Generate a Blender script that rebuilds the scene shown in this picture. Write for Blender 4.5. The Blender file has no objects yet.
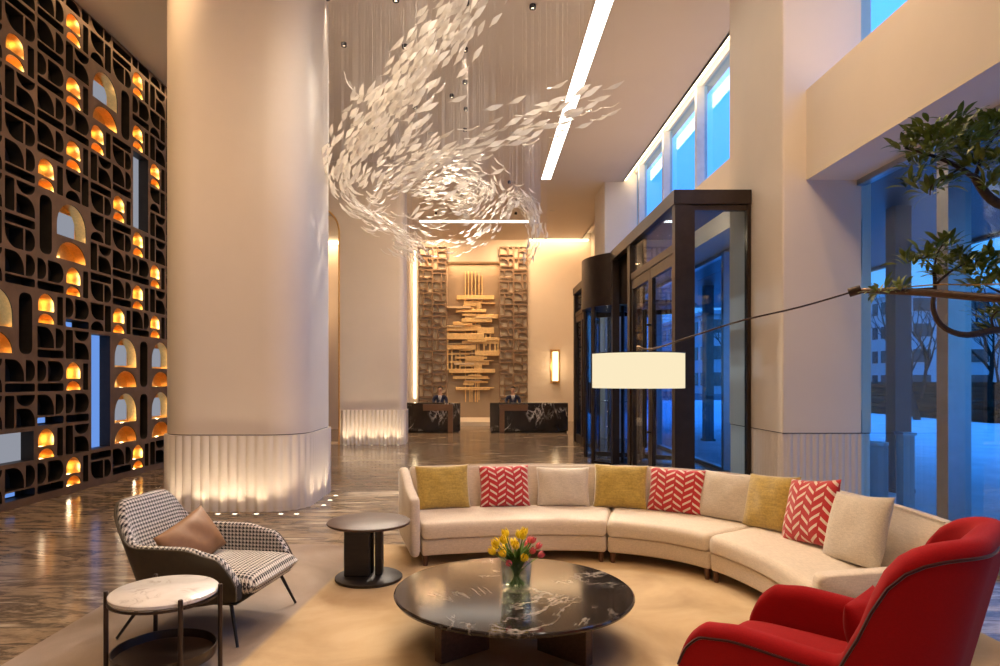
import bpy, bmesh, math, random
from mathutils import Vector, Matrix
from mathutils.geometry import delaunay_2d_cdt
random.seed(7)
PI = math.pi
SC = bpy.context.scene
COL = SC.collection
F = 666.67; CX = 480.0; CY = 380.0; CH = 1.8      # lens in pixels, vanishing point, eye height

def P(x, y, Y):                                    # a point of the place at depth Y, found from where the photo shows it
    return Vector(((x-CX)/F*Y, Y, CH+(CY-y)/F*Y))

# ------------------------------------------------------------------ helpers
ORIG = {}
def link(o): COL.objects.link(o); return o
def thing(name, label, cat, loc=(0,0,0), rz=0, group=None, kind=None, world=True):
    o = link(bpy.data.objects.new(name, None)); o.location = loc; o.rotation_euler = (0,0,rz)
    o.empty_display_size = .1
    o['label'] = label; o['category'] = cat
    if group: o['group'] = group
    if kind: o['kind'] = kind
    ORIG[o.name] = Vector(loc) if world else Vector((0,0,0))
    return o
def mesh(name, bm, mat, smooth=40):
    me = bpy.data.meshes.new(name)
    bmesh.ops.recalc_face_normals(bm, faces=bm.faces[:])
    bm.to_mesh(me); bm.free()
    for m in (mat if isinstance(mat, (list, tuple)) else [mat]): me.materials.append(m)
    if smooth:
        me.shade_smooth(); me.set_sharp_from_angle(angle=math.radians(smooth))
    return me
def part(name, bm, mat, parent, smooth=40, label=None, kind=None):
    og = ORIG[parent.name]
    if og.length > 0: bmesh.ops.translate(bm, verts=bm.verts[:], vec=-og)
    o = link(bpy.data.objects.new(name, mesh(name, bm, mat, smooth))); o.parent = parent
    ORIG[o.name] = og
    if label: o['label'] = label
    if kind: o['kind'] = kind
    return o
def solo(name, bm, mat, label=None, cat=None, group=None, kind=None, smooth=40, origin=None):
    """one mesh that is a whole thing; its origin is put at its base"""
    vs = [v.co for v in bm.verts]
    if origin is None:
        origin = Vector(((min(v.x for v in vs)+max(v.x for v in vs))/2, (min(v.y for v in vs)+max(v.y for v in vs))/2, min(v.z for v in vs)))
    origin = Vector(origin)
    bmesh.ops.translate(bm, verts=bm.verts[:], vec=-origin)
    o = link(bpy.data.objects.new(name, mesh(name, bm, mat, smooth))); o.location = origin
    ORIG[o.name] = origin
    if label: o['label'] = label
    if cat: o['category'] = cat
    if group: o['group'] = group
    if kind: o['kind'] = kind
    return o
def dup(root, loc=None, rz=None, label=None, group=None):
    c = root.copy(); COL.objects.link(c)
    for ch in list(root.children):
        d = ch.copy(); COL.objects.link(d); d.parent = c
        for g in list(ch.children):
            e = g.copy(); COL.objects.link(e); e.parent = d
    if loc is not None: c.location = loc
    if rz is not None: c.rotation_euler = (0,0,rz)
    if label: c['label'] = label
    if group: c['group'] = group
    return c
def structure(name, bm, mat, label, cat='wall', smooth=40):
    return solo(name, bm, mat, label, cat, kind='structure', smooth=smooth, origin=(0,0,0))
def mod(o, t, **k):
    m = o.modifiers.new(t, t)
    for a, b in k.items(): setattr(m, a, b)
    return m
def bevel(o, w, seg=3): mod(o, 'BEVEL', width=w, segments=seg, limit_method='ANGLE', angle_limit=math.radians(40)); return o

def NB(): return bmesh.new()
def box(bm, x0, x1, y0, y1, z0, z1):
    v = [bm.verts.new(p) for p in ((x0,y0,z0),(x1,y0,z0),(x1,y1,z0),(x0,y1,z0),(x0,y0,z1),(x1,y0,z1),(x1,y1,z1),(x0,y1,z1))]
    for f in ((0,3,2,1),(4,5,6,7),(0,1,5,4),(1,2,6,5),(2,3,7,6),(3,0,4,7)): bm.faces.new([v[i] for i in f])
    return bm
def obox(bm, p, q, w, h, up=(0,0,1)):
    """a bar from p to q, w wide, h high"""
    p, q, up = Vector(p), Vector(q), Vector(up)
    t = (q-p).normalized(); s = t.cross(up).normalized()*w/2; u = s.cross(t).normalized()*h/2
    v = [bm.verts.new(c) for c in (p-s-u,p+s-u,p+s+u,p-s+u,q-s-u,q+s-u,q+s+u,q-s+u)]
    for f in ((0,3,2,1),(4,5,6,7),(0,1,5,4),(1,2,6,5),(2,3,7,6),(3,0,4,7)): bm.faces.new([v[i] for i in f])
    return bm
def rings(bm, rr, cap=True, closed=False, uv=None):
    """skin a list of vertex rings (each a list of points, closed loops)"""
    R = [[bm.verts.new(p) for p in r] for r in rr]
    n = len(R[0]); m = len(R)
    for i in range(m if closed else m-1):
        a, b = R[i], R[(i+1) % m]
        for j in range(n): bm.faces.new((a[j], a[(j+1)%n], b[(j+1)%n], b[j]))
    if cap and not closed:
        bm.faces.new(R[0][::-1]); bm.faces.new(R[-1])
    return bm
def tube(bm, pts, r, seg=10, cap=True):
    pts = [Vector(p) for p in pts]; n = len(pts)
    rad = r if isinstance(r, (list, tuple)) else [r]*n
    rr = []; nrm = None
    for i in range(n):
        t = (pts[min(i+1,n-1)]-pts[max(i-1,0)]).normalized()
        if nrm is None:
            nrm = t.orthogonal().normalized()
        else:
            nrm = (nrm - t*nrm.dot(t))
            nrm = nrm.normalized() if nrm.length > 1e-6 else t.orthogonal().normalized()
        b = t.cross(nrm)
        rr.append([pts[i]+(nrm*math.cos(a)+b*math.sin(a))*rad[i] for a in (2*PI*k/seg for k in range(seg))])
    return rings(bm, rr, cap)
def lathe(bm, prof, seg=48, c=(0,0,0)):
    """prof: (r,z) list, turned about a vertical axis through c"""
    R = []
    for r, z in prof:
        if r < 1e-6: R.append([bm.verts.new((c[0],c[1],c[2]+z))])
        else: R.append([bm.verts.new((c[0]+r*math.cos(2*PI*k/seg), c[1]+r*math.sin(2*PI*k/seg), c[2]+z)) for k in range(seg)])
    for a, b in zip(R, R[1:]):
        for k in range(seg):
            k2 = (k+1) % seg
            if len(a) == 1 and len(b) == 1: continue
            if len(a) == 1: bm.faces.new((a[0], b[k2], b[k]))
            elif len(b) == 1: bm.faces.new((a[k], a[k2], b[0]))
            else: bm.faces.new((a[k], a[k2], b[k2], b[k]))
    return bm
def prism(bm, poly, z0, z1):
    a = [bm.verts.new((p[0],p[1],z0)) for p in poly]; b = [bm.verts.new((p[0],p[1],z1)) for p in poly]
    n = len(poly)
    for i in range(n): bm.faces.new((a[i],a[(i+1)%n],b[(i+1)%n],b[i]))
    bm.faces.new(a[::-1]); bm.faces.new(b)
    return bm
def grid(bm, fn, nu, nv, uvscale=None, closed_u=False):
    """fn(i/nu, j/nv) -> point; writes UVs u*uvscale[0], v*uvscale[1]"""
    V = [[bm.verts.new(fn(i/nu, j/nv)) for j in range(nv+1)] for i in range(nu+(0 if closed_u else 1))]
    lay = bm.loops.layers.uv.verify() if uvscale else None
    m = len(V)
    for i in range(nu):
        for j in range(nv):
            f = bm.faces.new((V[i][j], V[(i+1)%m][j], V[(i+1)%m][j+1], V[i][j+1]))
            if lay:
                for l, (a, b) in zip(f.loops, ((i,j),(i+1,j),(i+1,j+1),(i,j+1))):
                    l[lay].uv = (a/nu*uvscale[0], b/nv*uvscale[1])
    return bm
def catmull(pts, n):
    pts = [Vector(p) for p in pts]; out = []
    m = len(pts)-1
    for k in range(n+1):
        t = k/n*m; i = min(int(t), m-1); f = t-i
        p0, p1, p2, p3 = pts[max(i-1,0)], pts[i], pts[i+1], pts[min(i+2,m)]
        out.append(.5*((2*p1)+(p2-p0)*f+(2*p0-5*p1+4*p2-p3)*f*f+(3*p1-p0-3*p2+p3)*f**3))
    return out
def lerp_table(tab, t):
    for (a, x), (b, y) in zip(tab, tab[1:]):
        if t <= b:
            f = 0 if b == a else max(0, min(1, (t-a)/(b-a))); f = f*f*(3-2*f)
            return x+(y-x)*f
    return tab[-1][1]
def round_poly(pts, r, n=5):
    out = []; m = len(pts)
    for i in range(m):
        p, a, b = Vector(pts[i]), Vector(pts[i-1]), Vector(pts[(i+1)%m])
        rr = r[i] if isinstance(r, (list, tuple)) else r
        if rr <= 0: out.append(p); continue
        u, v = (a-p), (b-p); d = min(rr, u.length*.49, v.length*.49)
        s, e = p+u.normalized()*d, p+v.normalized()*d
        for k in range(n+1):
            t = k/n; out.append(s*(1-t)**2+p*2*t*(1-t)+e*t*t)
    return out

# ------------------------------------------------------------------ materials
class NT:
    def __init__(s, name):
        s.m = bpy.data.materials.new(name); s.m.use_nodes = True
        s.t = s.m.node_tree; s.n = s.t.nodes; s.n.clear()
        s.out = s.n.new('ShaderNodeOutputMaterial')
    def node(s, t, **k):
        o = s.n.new('ShaderNode'+t)
        for a, b in k.items():
            if a in o.inputs.keys(): o.inputs[a].default_value = b
            else: setattr(o, a, b)
        return o
    def l(s, a, b): s.t.links.new(a, b); return s
    def math(s, op, a, b=None):
        o = s.n.new('ShaderNodeMath'); o.operation = op
        for i, v in enumerate((a, b)):
            if v is None: continue
            if hasattr(v, 'type') and not isinstance(v, (int, float)): s.l(v, o.inputs[i])
            else: o.inputs[i].default_value = v
        return o.outputs[0]
    def ramp(s, fac, stops, interp='LINEAR'):
        o = s.n.new('ShaderNodeValToRGB'); e = o.color_ramp; e.interpolation = interp
        while len(e.elements) < len(stops): e.elements.new(.5)
        for x, (p, c) in zip(e.elements, stops): x.position = p; x.color = (c[0],c[1],c[2],1) if not isinstance(c, (int,float)) else (c,c,c,1)
        s.l(fac, o.inputs[0]); return o.outputs[0]
    def coords(s, kind='Object', scale=(1,1,1), rot=(0,0,0)):
        c = s.n.new('ShaderNodeTexCoord'); mp = s.n.new('ShaderNodeMapping')
        mp.inputs['Scale'].default_value = scale; mp.inputs['Rotation'].default_value = rot
        s.l(c.outputs[kind], mp.inputs[0]); return mp.outputs[0]
    def noise(s, vec, scale, detail=4, rough=.55, dist=0):
        o = s.n.new('ShaderNodeTexNoise'); o.inputs['Scale'].default_value = scale; o.inputs['Detail'].default_value = detail
        o.inputs['Roughness'].default_value = rough; o.inputs['Distortion'].default_value = dist
        s.l(vec, o.inputs['Vector']); return o.outputs[0]
    def bsdf(s, **k):
        b = s.n.new('ShaderNodeBsdfPrincipled')
        for a, v in k.items(): b.inputs[a.replace('_', ' ')].default_value = v
        s.l(b.outputs[0], s.out.inputs[0]); s.b = b; return b
    def bump(s, h, strength=.2, dist=.01):
        o = s.n.new('ShaderNodeBump'); o.inputs['Strength'].default_value = strength; o.inputs['Distance'].default_value = dist
        s.l(h, o.inputs['Height']); s.l(o.outputs[0], s.b.inputs['Normal'])
def c4(c): return (c[0], c[1], c[2], 1)

def plain(name, col, rough=.5, metal=0, var=.08, scale=8, spec=.5, bump=0):
    t = NT(name); b = t.bsdf(Base_Color=c4(col), Roughness=rough, Metallic=metal)
    b.inputs['Specular IOR Level'].default_value = spec
    n = t.noise(t.coords(), scale, 3)
    t.l(t.ramp(n, [(.3, [c*(1-var) for c in col]), (.7, [min(1, c*(1+var)) for c in col])]), b.inputs['Base Color'])
    if bump: t.bump(n, bump, .003)
    return t.m
def fabric(name, col, scale=400, var=.25, rough=.9, sheen=.3):
    t = NT(name); b = t.bsdf(Roughness=rough); b.inputs['Sheen Weight'].default_value = sheen; b.inputs['Specular IOR Level'].default_value = .2
    v = t.coords(); n1 = t.noise(t.coords(scale=(1,.15,1)), scale*.4, 2); n2 = t.noise(t.coords(scale=(.15,1,1)), scale*.4, 2)
    m = t.math('MULTIPLY', t.math('ADD', n1, n2), .5)
    t.l(t.ramp(m, [(.32, [c*(1-var) for c in col]), (.68, [min(1, c*(1+var)) for c in col])]), b.inputs['Base Color'])
    t.bump(m, .25, .002); return t.m
def emit(name, col, s):
    t = NT(name); e = t.node('Emission', Strength=s); e.inputs[0].default_value = c4(col); t.l(e.outputs[0], t.out.inputs[0]); return t.m
def glass(name, tint, refl=.06):
    t = NT(name); tr = t.node('BsdfTransparent'); tr.inputs[0].default_value = c4(tint)
    g = t.node('BsdfGlossy', Roughness=.0); g.inputs[0].default_value = (1,1,1,1)
    lw = t.node('LayerWeight', Blend=.25); mx = t.n.new('ShaderNodeMixShader')
    f = t.math('ADD', t.math('MULTIPLY', lw.outputs['Fresnel'], .2), refl*.5)
    t.l(f, mx.inputs[0]); t.l(tr.outputs[0], mx.inputs[1]); t.l(g.outputs[0], mx.inputs[2]); t.l(mx.outputs[0], t.out.inputs[0]); return t.m
def marble_black(name, scale=1.0, base=(.012,.011,.011), vein=(.46,.42,.38), rough=.1, second=(.04,.028,.022), width=.009):
    t = NT(name); b = t.bsdf(Roughness=rough)
    v = t.coords(rot=(.3,.5,2.1))
    n0 = t.noise(v, scale*.9, 5, .6, .6)
    d = t.math('ABSOLUTE', t.math('SUBTRACT', t.noise(v, scale*.8, 7, .62, 1.6), .5))
    v2 = t.coords(rot=(1.1,.2,1.9), scale=(1,2.2,1))
    d2 = t.math('ABSOLUTE', t.math('SUBTRACT', t.noise(v2, scale*1.5, 6, .6, 1.0), .5))
    fade = t.ramp(t.noise(v, scale*1.6, 2), [(.48, 0), (.66, 1)])
    m1 = t.math('MULTIPLY', t.ramp(d, [(0, 1), (width, .5), (width*2.2, 0)]), fade)
    m2 = t.math('MULTIPLY', t.math('MULTIPLY', t.ramp(d2, [(0, .5), (width*.5, .0)]), fade), 1)
    m = t.math('MAXIMUM', m1, m2)
    bs = t.ramp(n0, [(.35, base), (.62, second), (.75, base)])
    mx = t.node('MixRGB'); t.l(m, mx.inputs[0]); t.l(bs, mx.inputs[1]); mx.inputs[2].default_value = c4(vein)
    t.l(mx.outputs[0], b.inputs['Base Color']); return t.m
def wood(name, a, b_, scale=6, rough=.35, axis=(1,12,12)):
    t = NT(name); b = t.bsdf(Roughness=rough)
    n = t.noise(t.coords(scale=axis), scale, 6, .6, .8)
    t.l(t.ramp(n, [(.3, a), (.7, b_)]), b.inputs['Base Color']); t.bump(n, .1, .001); return t.m

def floor_material():
    t = NT('brown_veined_marble_floor'); b = t.bsdf(Roughness=.16)
    b.inputs['Specular IOR Level'].default_value = .13
    v = t.coords(scale=(.35, 1.0, 1), rot=(0,0,.12))
    warp = t.noise(t.coords(scale=(.25,.5,1)), 1.3, 4, .6, .8)
    n1 = t.noise(v, 1.15, 9, .64, 2.0)
    n2 = t.noise(t.coords(scale=(.5,2.0,1), rot=(0,0,-.35)), 2.0, 8, .7, 1.6)
    mixf = t.math('ADD', t.math('MULTIPLY', n1, .6), t.math('MULTIPLY', n2, .4))
    mixf = t.math('ADD', mixf, t.math('MULTIPLY', t.math('SUBTRACT', warp, .5), .35))
    c = t.ramp(mixf, [(.30, (.045,.032,.022)), (.40, (.15,.108,.072)), (.47, (.33,.245,.165)), (.52, (.10,.078,.058)), (.56, (.23,.175,.125)), (.63, (.52,.44,.34)), (.70, (.20,.16,.125)), (.8, (.42,.36,.29))])
    # slab joints
    tc = t.coords(); sx = t.node('SeparateXYZ'); t.l(tc, sx.inputs[0])
    def joint(o, size):
        f = t.math('FRACT', t.math('DIVIDE', t.math('ADD', o, 40.0), size)); return t.math('LESS_THAN', f, .004/size)
    j = t.math('MAXIMUM', joint(sx.outputs[0], 1.2), joint(sx.outputs[1], 1.2))
    mx = t.node('MixRGB'); t.l(t.math('MULTIPLY', j, .6), mx.inputs[0]); t.l(c, mx.inputs[1]); mx.inputs[2].default_value = (.02,.015,.01,1)
    t.l(mx.outputs[0], b.inputs['Base Color']); return t.m

def weave_red():
    t = NT('red_and_cream_zigzag_cloth'); b = t.bsdf(Roughness=.9); b.inputs['Sheen Weight'].default_value = .3
    uv = t.n.new('ShaderNodeTexCoord'); s = t.node('SeparateXYZ'); t.l(uv.outputs['UV'], s.inputs[0])
    u = t.math('MULTIPLY', s.outputs[0], 6.0); v = t.math('MULTIPLY', s.outputs[1], 6.5)
    fu = t.math('FRACT', u); col = t.math('MODULO', t.math('FLOOR', u), 2.0)
    sgn = t.math('SUBTRACT', t.math('MULTIPLY', col, 2.0), 1.0)
    v = t.math('ADD', v, t.math('MULTIPLY', col, .5))
    vv = t.math('FRACT', t.math('ADD', t.math('ADD', v, t.math('MULTIPLY', t.math('MULTIPLY', fu, sgn), .85)), 20.0))
    bar = t.math('MULTIPLY', t.math('LESS_THAN', vv, .32), t.math('MULTIPLY', t.math('GREATER_THAN', fu, .08), t.math('LESS_THAN', fu, .92)))
    n = t.noise(t.coords(), 180, 2)
    red = t.ramp(n, [(.3, (.36,.012,.018)), (.7, (.55,.025,.03))]); crm = t.ramp(n, [(.3, (.62,.5,.42)), (.7, (.8,.68,.58))])
    mx = t.node('MixRGB'); t.l(bar, mx.inputs[0]); t.l(red, mx.inputs[1]); t.l(crm, mx.inputs[2])
    t.l(mx.outputs[0], b.inputs['Base Color']); t.bump(bar, .3, .003); return t.m
def houndstooth():
    t = NT('black_and_white_houndstooth'); b = t.bsdf(Roughness=.85)
    uv = t.n.new('ShaderNodeTexCoord'); s = t.node('SeparateXYZ'); t.l(uv.outputs['UV'], s.inputs[0])
    K = 70.0
    x = t.math('ADD', t.math('MULTIPLY', s.outputs[0], K), 400.0); y = t.math('ADD', t.math('MULTIPLY', s.outputs[1], K), 400.0)
    i = t.math('MODULO', t.math('FLOOR', x), 2.0); j = t.math('MODULO', t.math('FLOOR', y), 2.0)
    same = t.math('COMPARE', i, j); same.node.inputs[2].default_value = .1
    st = t.math('LESS_THAN', t.math('FRACT', t.math('ADD', x, y)), .5)
    val = t.math('ADD', t.math('MULTIPLY', same, i), t.math('MULTIPLY', t.math('SUBTRACT', 1.0, same), st))
    c = t.ramp(val, [(.4, (.018,.018,.022)), (.6, (.72,.68,.62))])
    t.l(c, b.inputs['Base Color']); return t.m

M = {}
M['plaster'] = plain('warm_white_plaster', (.74,.655,.555), .75, var=.02, scale=1.5)
M['ceiling'] = plain('pale_ceiling_plaster', (.74,.67,.6), .8, var=.015, scale=.8)
M['floor'] = floor_material()
M['rug'] = None
M['bronze_lattice'] = plain('dark_bronze_lattice', (.17,.11,.075), .45, .35, .2, 4)
M['hole_shade'] = plain('bronze_with_hole_shade', (.022,.017,.014), .5, .4, .2)  # darker bronze paints the shade inside the lattice holes
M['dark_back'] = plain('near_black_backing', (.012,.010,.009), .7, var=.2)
M['brass'] = plain('brushed_brass', (.83,.53,.2), .3, 1, .1, 30)
M['gold_leaf'] = plain('satin_gold', (.80,.56,.26), .42, .75, .12, 12)
M['bronze'] = plain('dark_bronze_metal', (.055,.038,.03), .36, .7, .15, 6)
M['black_metal'] = plain('black_metal', (.018,.017,.017), .4, .5, .1)
M['black_wood'] = wood('black_brown_oak', (.012,.009,.008), (.03,.022,.018), 5, .5)
M['brown_wood'] = wood('dark_walnut', (.05,.025,.014), (.10,.052,.03), 5, .5)
M['red_wood'] = wood('reddish_walnut_leg', (.07,.025,.013), (.13,.05,.025), 5, .3)
M['sofa'] = fabric('cream_linen_upholstery', (.62,.53,.43), 260, .14)
M['cream_pillow'] = fabric('cream_linen_cushion', (.56,.49,.40), 320, .18)
M['gold_pillow'] = fabric('mustard_velvet', (.42,.29,.06), 150, .3, .75, .6)
M['red_pillow'] = weave_red()
M['red_wool'] = fabric('red_wool', (.30,.003,.006), 500, .12, .95, .04)
M['red_dark'] = fabric('dark_red_piping', (.05,.004,.006), 500, .1)
M['hound'] = houndstooth()
M['leather'] = plain('olive_brown_leather', (.05,.036,.018), .45, var=.15, scale=20, bump=.1)
M['tan_leather'] = plain('tan_brown_leather', (.25,.12,.045), .6, var=.12, scale=14, bump=.1)
M['black_marble'] = marble_black('black_marble_white_veins')
M['desk_marble'] = marble_black('black_marble_desk', .8, vein=(.7,.66,.6), width=.011, rough=.15)
M['white_marble'] = marble_black('white_marble', 5, (.78,.74,.69), (.5,.45,.4), .18, (.70,.65,.59), .02)
M['window_glass'] = glass('clear_window_glass', (.74,.88,1.0), .03)
M['door_glass'] = glass('door_glass', (.80,.90,1.0), .05)
M['vase_glass'] = glass('vase_glass', (.93,.96,.95), .10)
M['water'] = glass('vase_water', (.80,.88,.86), .05)
M['white_frame'] = plain('silver_window_frame', (.55,.55,.57), .4, .3, .05)
M['strip'] = emit('ceiling_light_strip', (1,.93,.82), 9)
M['cove'] = emit('warm_cove_strip', (1,.78,.48), 9)
M['shade'] = emit('lit_lamp_shade', (1,.85,.56), .95)
M['sconce'] = emit('lit_sconce_tube', (1,.80,.48), 3.0)
M['puck'] = emit('uplight_lens', (1,.85,.6), 6)
M['pane'] = emit('glow_pane_for_daylight_view', (.55,.58,.68), .5)  # emission stands in for the daylight seen behind the screen
M['glow_blue'] = emit('blue_glow_pane_for_dusk_view', (.16,.34,.85), .9)  # emission stands in for blue dusk light behind the screen
M['leaf_glass'] = None
M['wire'] = plain('thin_steel_wire', (.6,.55,.5), .4, .5)
M['skin'] = plain('skin', (.55,.33,.23), .5, var=.05)
M['suit'] = fabric('navy_suit', (.018,.024,.06), 300, .2)
M['shirt'] = plain('white_shirt', (.8,.8,.8), .8)
M['tie'] = plain('dark_tie', (.03,.03,.1), .6)
M['hair'] = plain('dark_hair', (.015,.011,.009), .5)
M['paving'] = None

def rug_material():
    t = NT('beige_mottled_carpet'); b = t.bsdf(Roughness=.95); b.inputs['Specular IOR Level'].default_value = .1
    tc = t.coords(); s = t.node('SeparateXYZ'); t.l(tc, s.inputs[0])
    n = t.noise(tc, 1.1, 6, .6, .5); f = t.noise(tc, 90, 2)
    gold = t.ramp(n, [(.3, (.36,.25,.145)), (.5, (.47,.345,.205)), (.72, (.56,.43,.28))])
    grey = t.ramp(n, [(.3, (.25,.195,.16)), (.7, (.37,.30,.25))])
    edge = t.math('ADD', s.outputs[0], t.math('ADD', t.math('MULTIPLY', s.outputs[1], -.10), 0.0))
    m = t.ramp(t.math('MULTIPLY', t.math('ADD', edge, 1.99), 8.0), [(.35, 0), (.65, 1)])
    mx = t.node('MixRGB'); t.l(m, mx.inputs[0]); t.l(grey, mx.inputs[1]); t.l(gold, mx.inputs[2])
    t.l(mx.outputs[0], b.inputs['Base Color']); t.bump(f, .3, .004); return t.m
M['rug'] = rug_material()
def leaf_mat():
    t = NT('frosted_white_glass_leaf'); b = t.bsdf(Base_Color=(.93,.90,.85,1), Roughness=.35)
    tr = t.node('BsdfTranslucent'); tr.inputs[0].default_value = (.95,.9,.82,1); mx = t.n.new('ShaderNodeMixShader'); mx.inputs[0].default_value = .6
    t.l(b.outputs[0], mx.inputs[1]); t.l(tr.outputs[0], mx.inputs[2]); t.l(mx.outputs[0], t.out.inputs[0]); return t.m
M['leaf_glass'] = leaf_mat()
def flute_mat():
    t = NT('white_translucent_fluted_glass'); b = t.bsdf(Base_Color=(.82,.74,.66,1), Roughness=.3)
    tr = t.node('BsdfTranslucent'); tr.inputs[0].default_value = (.9,.8,.68,1); mx = t.n.new('ShaderNodeMixShader'); mx.inputs[0].default_value = .15
    t.l(b.outputs[0], mx.inputs[1]); t.l(tr.outputs[0], mx.inputs[2]); t.l(mx.outputs[0], t.out.inputs[0]); return t.m
M['flute'] = flute_mat()
M['paving'] = plain('grey_stone_paving', (.50,.53,.56), .9, var=.12, scale=1.2, spec=.0)
M['asphalt'] = plain('asphalt', (.12,.12,.125), .9, var=.15, scale=2, spec=.0)
M['hedge'] = plain('dark_hedge_leaves', (.013,.020,.016), .95, var=.5, scale=6, spec=0)
M['bark'] = plain('bark', (.025,.022,.020), .95, var=.3, scale=12, spec=0)
M['bark_in'] = plain('brown_branch_bark', (.055,.036,.024), .8, var=.3, scale=30)
M['concrete'] = plain('pale_concrete_cladding', (.40,.41,.44), .8, var=.06, scale=.3)
M['dark_soffit'] = plain('dark_metal_soffit', (.05,.05,.06), .4, .3, .1)
M['leaf_green'] = plain('glossy_dark_green_leaf', (.12,.17,.022), .4, var=.5, scale=12)
M['stem_green'] = plain('fresh_green_stem', (.11,.22,.035), .5, var=.25, scale=20)
M['yellow'] = plain('yellow_petal', (1.0,.72,.02), .5, var=.12, scale=25)
M['pink'] = plain('pink_petal', (.75,.13,.16), .5, var=.2, scale=25)
M['steel'] = plain('brushed_steel', (.4,.42,.44), .3, .9)

# ------------------------------------------------------------------ camera, world
cam = bpy.data.cameras.new('camera'); co = link(bpy.data.objects.new('camera', cam))
co.location = (0,0,CH); co.rotation_euler = (PI/2,0,0)
cam.sensor_width = 36; cam.lens = 24; cam.shift_x = .02; cam.shift_y = .047; cam.clip_end = 500
SC.camera = co
vs = SC.view_settings; vs.view_transform = 'Standard'; vs.look = 'None'; vs.gamma = 1; vs.use_curve_mapping = False; vs.exposure = .04
SC.cycles.use_denoising = True
SC.cycles.max_bounces = 10; SC.cycles.diffuse_bounces = 5; SC.cycles.transparent_max_bounces = 16
SC.cycles.sample_clamp_indirect = 6
w = bpy.data.worlds.new('dusk_sky'); SC.world = w; w.use_nodes = True
wn = w.node_tree; wn.nodes.clear()
bg = wn.nodes.new('ShaderNodeBackground'); wo = wn.nodes.new('ShaderNodeOutputWorld'); tcn = wn.nodes.new('ShaderNodeTexCoord')
sp = wn.nodes.new('ShaderNodeSeparateXYZ'); rp = wn.nodes.new('ShaderNodeValToRGB')
wn.links.new(tcn.outputs['Generated'], sp.inputs[0]); wn.links.new(sp.outputs[2], rp.inputs[0])
rp.color_ramp.elements.new(.5)
for i, (p, c) in enumerate(((0, (.10,.26,.42,1)), (.16, (.055,.21,.42,1)), (.5, (.06,.36,1.0,1)))):
    rp.color_ramp.elements[i].position = p; rp.color_ramp.elements[i].color = c
wn.links.new(rp.outputs[0], bg.inputs[0]); bg.inputs[1].default_value = 3.1; wn.links.new(bg.outputs[0], wo.inputs[0])

WARM = (1,.64,.34); WARM2 = (1,.60,.30)
def light(kind, loc, energy, color=WARM, rot=(0,0,0), **k):
    d = bpy.data.lights.new('lamp', kind); d.energy = energy; d.color = color
    for a, b in k.items(): setattr(d, a, b)
    o = link(bpy.data.objects.new('lamp', d)); o.location = loc; o.rotation_euler = rot
    return o
def aim(o, target):
    o.rotation_euler = (Vector(target)-o.location).to_track_quat('-Z', 'Y').to_euler()

# ------------------------------------------------------------------ the room shell
CZ = 7.9                      # ceiling
XP = 3.83; XW = 4.83          # pillar face, window plane
YB = 29.0                     # reception wall
structure('floor', box(NB(), -9, 4.95, -6, 32, -.12, 0), M['floor'], 'glossy brown veined marble floor of the lobby', 'floor')
structure('ceiling', box(NB(), -9, 4.42, -6, 32, CZ, CZ+.15), M['ceiling'], 'plain pale lobby ceiling', 'ceiling')
structure('trim_1', box(NB(), 4.30, 5.1, -6.2, 32, CZ+.30, CZ+.42), M['ceiling'], 'raised cove above the clerestory windows', 'trim')
structure('trim_2', box(NB(), 4.36, 4.42, -6, 32, CZ-.0, CZ+.30), M['ceiling'], 'upstand of the light cove along the window side', 'trim')
structure('wall_left', box(NB(), -9.1, -8.9, -6, 32, 0, CZ), M['dark_back'], 'dark wall behind the lattice screen', 'wall')
structure('wall_rear', box(NB(), -9, 4.95, -6.2, -6, 0, CZ+.4), M['plaster'], 'plain wall behind the seating area', 'wall')
bw = NB(); box(bw, -9, -1.45, YB, YB+.7, 0, CZ); box(bw, .85, 5.05, YB, YB+.7, 0, CZ+.42); box(bw, -1.45, .85, YB, YB+.7, 6.95, CZ)
structure('wall_back', bw, M['plaster'], 'pale reception wall at the far end', 'wall')
M['taupe'] = plain('taupe_panel', (.33,.26,.19), .6, var=.05, scale=2)
structure('wall_niche', box(NB(), -1.45, .85, YB+.5, YB+.6, 0, 6.95), M['taupe'], 'taupe panel of the niche behind the gold relief', 'wall')
bs = NB(); box(bs, -1.5, .9, 26.2, YB+.5, 0, .15)
structure('trim_3', bs, M['plaster'], 'pale plinth in front of the reception niche', 'trim')
# far right wall beyond the last pillar
structure('wall_right', box(NB(), XW, 5.05, 22.3, 29.2, 0, CZ+.3), M['plaster'], 'plain wall section right of reception', 'wall')

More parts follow.
